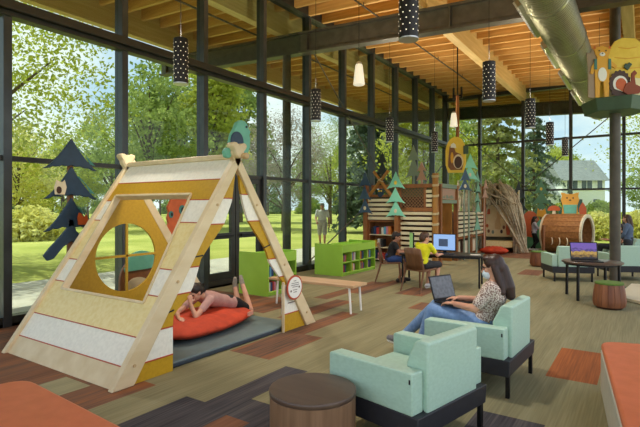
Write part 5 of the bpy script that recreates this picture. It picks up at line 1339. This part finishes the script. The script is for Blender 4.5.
def pendant(x, y, label, energy):
    r = thing('pendant_lamp', label, 'pendant lamp', (x, y, 3.35), 0, 'black perforated pendants'); h = .62; rr = .1
    if 'pm' not in PEND:
        a = MB(); a.lathe([(rr, 0), (rr, h), (rr-.006, h+.004)], 32)
        q = MB()
        for k in range(9):
            for i in range(9):
                t = 2*pi*(i+.5*(k % 2))/9; c, s = cos(t), sin(t)
                q.cyl((rr*c, rr*s, .07+.06*k), ((rr+.003)*c, (rr+.003)*s, .07+.06*k), .0068, n=8)
        b = MB().cyl((0, 0, -.004), (0, 0, -.001), rr-.02, n=28)
        c = MB().cyl((0, 0, h), (0, 0, 6.0-3.35+.45), .005, n=6)
        rim = MB()
        rim.lathe([(rr-.016, -.006), (rr+.002, -.006), (rr+.002, .008)], 32)
        PEND['pm'] = []
        for nm, m_, mt_ in (('shade', a, mat('pendant_black', '#26221f', None, rough=.35, metal=.4)), ('perforation', q, mat('lit_perforation', '#fff6e4', None, emit='#fff0d4', estr=.45)), ('lens', b, LAMP), ('cord', c, BLKMET), ('rim', rim, SILVER)):
            me = m_.mesh(nm); fixnormals(me); smooth(me); me.materials.append(mt_); PEND['pm'].append((nm, me))
    for nm, me in PEND['pm']:
        o = bpy.data.objects.new(nm, me); COL.objects.link(o); o.parent = r
    ld = bpy.data.lights.new('downlight', 'SPOT'); ld.energy = energy; ld.spot_size = radians(130); ld.spot_blend = .8; ld.shadow_soft_size = .09; ld.color = (1, .93, .82)
    lu = bpy.data.lights.new('ceiling_fill', 'SPOT'); lu.energy = CEIL_FILL_W; lu.spot_size = radians(150); lu.spot_blend = .9; lu.shadow_soft_size = .09; lu.color = (1, .88, .68)  # fill spot added above the shade, aimed up to brighten the ceiling
    lv = bpy.data.objects.new('ceiling_fill', lu); COL.objects.link(lv); lv.parent = r; lv.location = (0, 0, h+.03); lv.rotation_euler = (pi, 0, 0)
    lo_ = bpy.data.objects.new('downlight', ld); COL.objects.link(lo_); lo_.parent = r; lo_.location = (0, 0, -.03)
PEND = {}
for x, y, l in ((-5.31, 4.44, 'above the play tent'), (-5.38, 7.84, 'before the left column'), (-5.5, 11.42, 'above the crossed logs of the playhouse'), (-5.38, 14.35, 'left of the hanging hive sign'),
                (-1.98, 4.55, 'nearest the camera at the top of the picture'), (-2.06, 7.91, 'against the pale glued beam left of the duct'), (-2.03, 11.11, 'low before the far glass, first right of the glued beam'), (-2.14, 14.46, 'before the far glass, second right of the glued beam'), (-2.18, 17.86, 'smallest and last of the row before the pale house')):
    pendant(x, y, 'black perforated cylinder pendant %s' % l, LAMP_W)
def cone(x, y, label):
    r = thing('glass_pendant', label, 'pendant lamp', (x, y, 3.85), 0, 'white glass pendants')
    obj('shade', MB().lathe([(.09, 0), (.105, .01), (.085, .2), (.065, .36), (.055, .375)], 28), FROST, r)
    obj('cap', MB().lathe([(.056, .37), (.05, .41), (.02, .43)], 20), SILVER, r); obj('cord', MB().cyl((0, 0, .42), (0, 0, 2.72), .005, n=6), BLKMET, r)
cone(-4.27, 7.6, 'white frosted cone pendant hanging before the steel beam'); cone(-4.33, 13.0, 'white frosted cone pendant hanging before the hive sign pole')

cp_ = thing('column_platform', 'dark green six sided platform with animal cut-outs high on the dark column', 'platform', (-.49, 11.54, 3.48))
PC = V((-.49, 11.54, 0))
hexa = [(.6*cos(a), .6*sin(a)) for a in [radians(30)+radians(-90)+radians(60)*i for i in range(6)]]
hx2 = [(x*.93, y*.93) for x, y in hexa]
vs = [PC+V((x, y, 3.56)) for x, y in hx2]+[PC+V((x*1.03, y*1.03, 3.82)) for x, y in hexa]
mb = MB().add(vs, [tuple(range(5, -1, -1)), tuple(range(6, 12))]+[(i, (i+1) % 6, 6+(i+1) % 6, 6+i) for i in range(6)])
obj('tray', mb, PLAT, cp_, world=True, bevel=.01)
CU = V((cos(radians(31)), sin(radians(31)), 0)); CN = CU.cross(V((0, 0, 1)))
CSH = dict(hive=-.08, landing=-.08, tree=-.2, cat=-.24, belly=-.24, muzzle=-.24, eye=-.24, pack=-.24, ear=-.24, nose=-.24, green=-.06, turkey=-.26, tail=-.26)
def cb(name, poly, m, off, parent=None, th=.03):
    poly = [(a+CSH[name.split('_')[0]], b) for a, b in poly]
    return obj(name, MB().prism(poly, th, PC+CN*off+V((0, 0, 3.82)), CU, (0, 0, 1)), m, parent or cp_, world=True, bevel=.003)
hvb = cb('hive_board', [(-.36, 0), (.75, 0), (.78, .25), (.7, .6), (.56, .95), (.46, 1.12), (.36, 1.2), (.1, 1.22), (-.04, 1.15), (-.2, .9), (-.34, .5)], HIVE, .2)
for w_, z in ((.5, .82), (.36, 1.02), (.6, .62)):
    cb('hive_line', [(.2-w_/2, z), (.2, z-.03), (.2+w_/2, z), (.2+w_/2, z+.014), (.2, z-.012), (.2-w_/2, z+.014)], TIGER, .22, hvb, .006)
cb('landing', [(-.2, 0), (.72, 0), (.7, .35), (.3, .42), (-.15, .35)], mat('pale_cream_board', '#efe6bd'), .225, hvb, .012)
cb('hive_eye', [(.52+p, .66+q) for p, q in oval(.075, .075, 16)], TEALD, .225, hvb, .012); cb('hive_eye', [(.54+p, .66+q) for p, q in oval(.03, .04, 12)], BLACK, .235, hvb, .012)
cb('tree_trunk', [(-.5, 0), (-.36, 0), (-.35, .7), (-.3, .92), (-.38, .9), (-.42, .98), (-.46, .88), (-.53, .9), (-.5, .7)], mat('taupe_board', '#a08a74'), .32)
ct = cb('cat_figure', [(-.33, 0), (-.25, 0), (-.235, .3), (-.2, .32), (-.17, .3), (-.155, 0), (-.07, 0), (-.06, .55), (-.03, .62), (.06, .56), (.09, .62), (-.04, .74), (-.08, .8), (-.05, .88), (-.03, 1.0), (-.08, .98), (-.2, 1.02), (-.33, .98), (-.36, 1.0), (-.33, .86), (-.29, .79), (-.34, .72), (-.4, .62), (-.43, .48), (-.38, .46), (-.34, .55)], TIGER, .34, None, .03)
cb('belly', [(-.2+p, .45+q) for p, q in oval(.085, .14, 18)], WHITE, .362, ct, .01); cb('muzzle', [(-.2+p, .85+q) for p, q in oval(.055, .04, 14)], WHITE, .362, ct, .01)
for u in (-.26, -.13): cb('eye', [(u+p, .92+q) for p, q in oval(.014, .016, 10)], BLACK, .362, ct, .01)
for u in (-.33, -.06): cb('pack_strap', [(u-.03, .55), (u+.03, .55), (u+.025, .76), (u-.025, .76)], TEALD, .362, ct, .01)
for u in (-.35, -.06): cb('ear_tip', [(u-.03, .96), (u+.03, .96), (u, 1.02)], ORANGE, .362, ct, .01)
cb('nose', [(-.2+p, .865+q) for p, q in oval(.016, .012, 10)], DKBROWN, .37, ct, .01)
bk = cb('green_binoculars', [(.1, .62), (.18, .56), (.26, .68), (.2, .72), (.17, .68), (.13, .7)], PLAT, .235, None, .02)
tk_ = cb('turkey_figure', [(-.02, .06)]+[(.16+.2*cos(a)*(1.1 if k % 2 else .97), .27+.25*sin(a)*(1.1 if k % 2 else .97)) for k, a in enumerate([radians(235)-radians(245)*i/22 for i in range(23)])]+[(.3, .05), (.16, .0)], DKBROWN, .35, None, .02)
cb('tail_fan', [(.16+.14*cos(a), .26+.16*sin(a)) for a in [radians(220)-radians(220)*i/14 for i in range(15)]]+[(.22, .1)], WHITE, .365, tk_, .01); cb('tail_fan', [(.17+.1*cos(a), .25+.12*sin(a)) for a in [radians(220)-radians(220)*i/14 for i in range(15)]]+[(.22, .1)], ORANGE, .374, tk_, .01)
cb('turkey_body', [(.2, .1), (.3, .03), (.5, .06), (.62, .16), (.52, .2), (.44, .24), (.42, .4), (.47, .46), (.42, .52), (.36, .46), (.35, .3), (.26, .26)], mat('chestnut_board', '#8c3f22'), .385, None, .02)
# ------------------------------------------------------------------ picture settings
vs = scene.view_settings
scene.display_settings.display_device = 'sRGB'
vs.view_transform = 'Standard'; vs.look = 'None'; vs.gamma = 1.; vs.exposure = EXPOSURE; vs.use_curve_mapping = False
cy = scene.cycles
cy.max_bounces = 10; cy.diffuse_bounces = 5; cy.glossy_bounces = 4; cy.transmission_bounces = 4; cy.transparent_max_bounces = 40
cy.use_denoising = True; cy.caustics_reflective = False; cy.caustics_refractive = False; cy.sample_clamp_indirect = 6
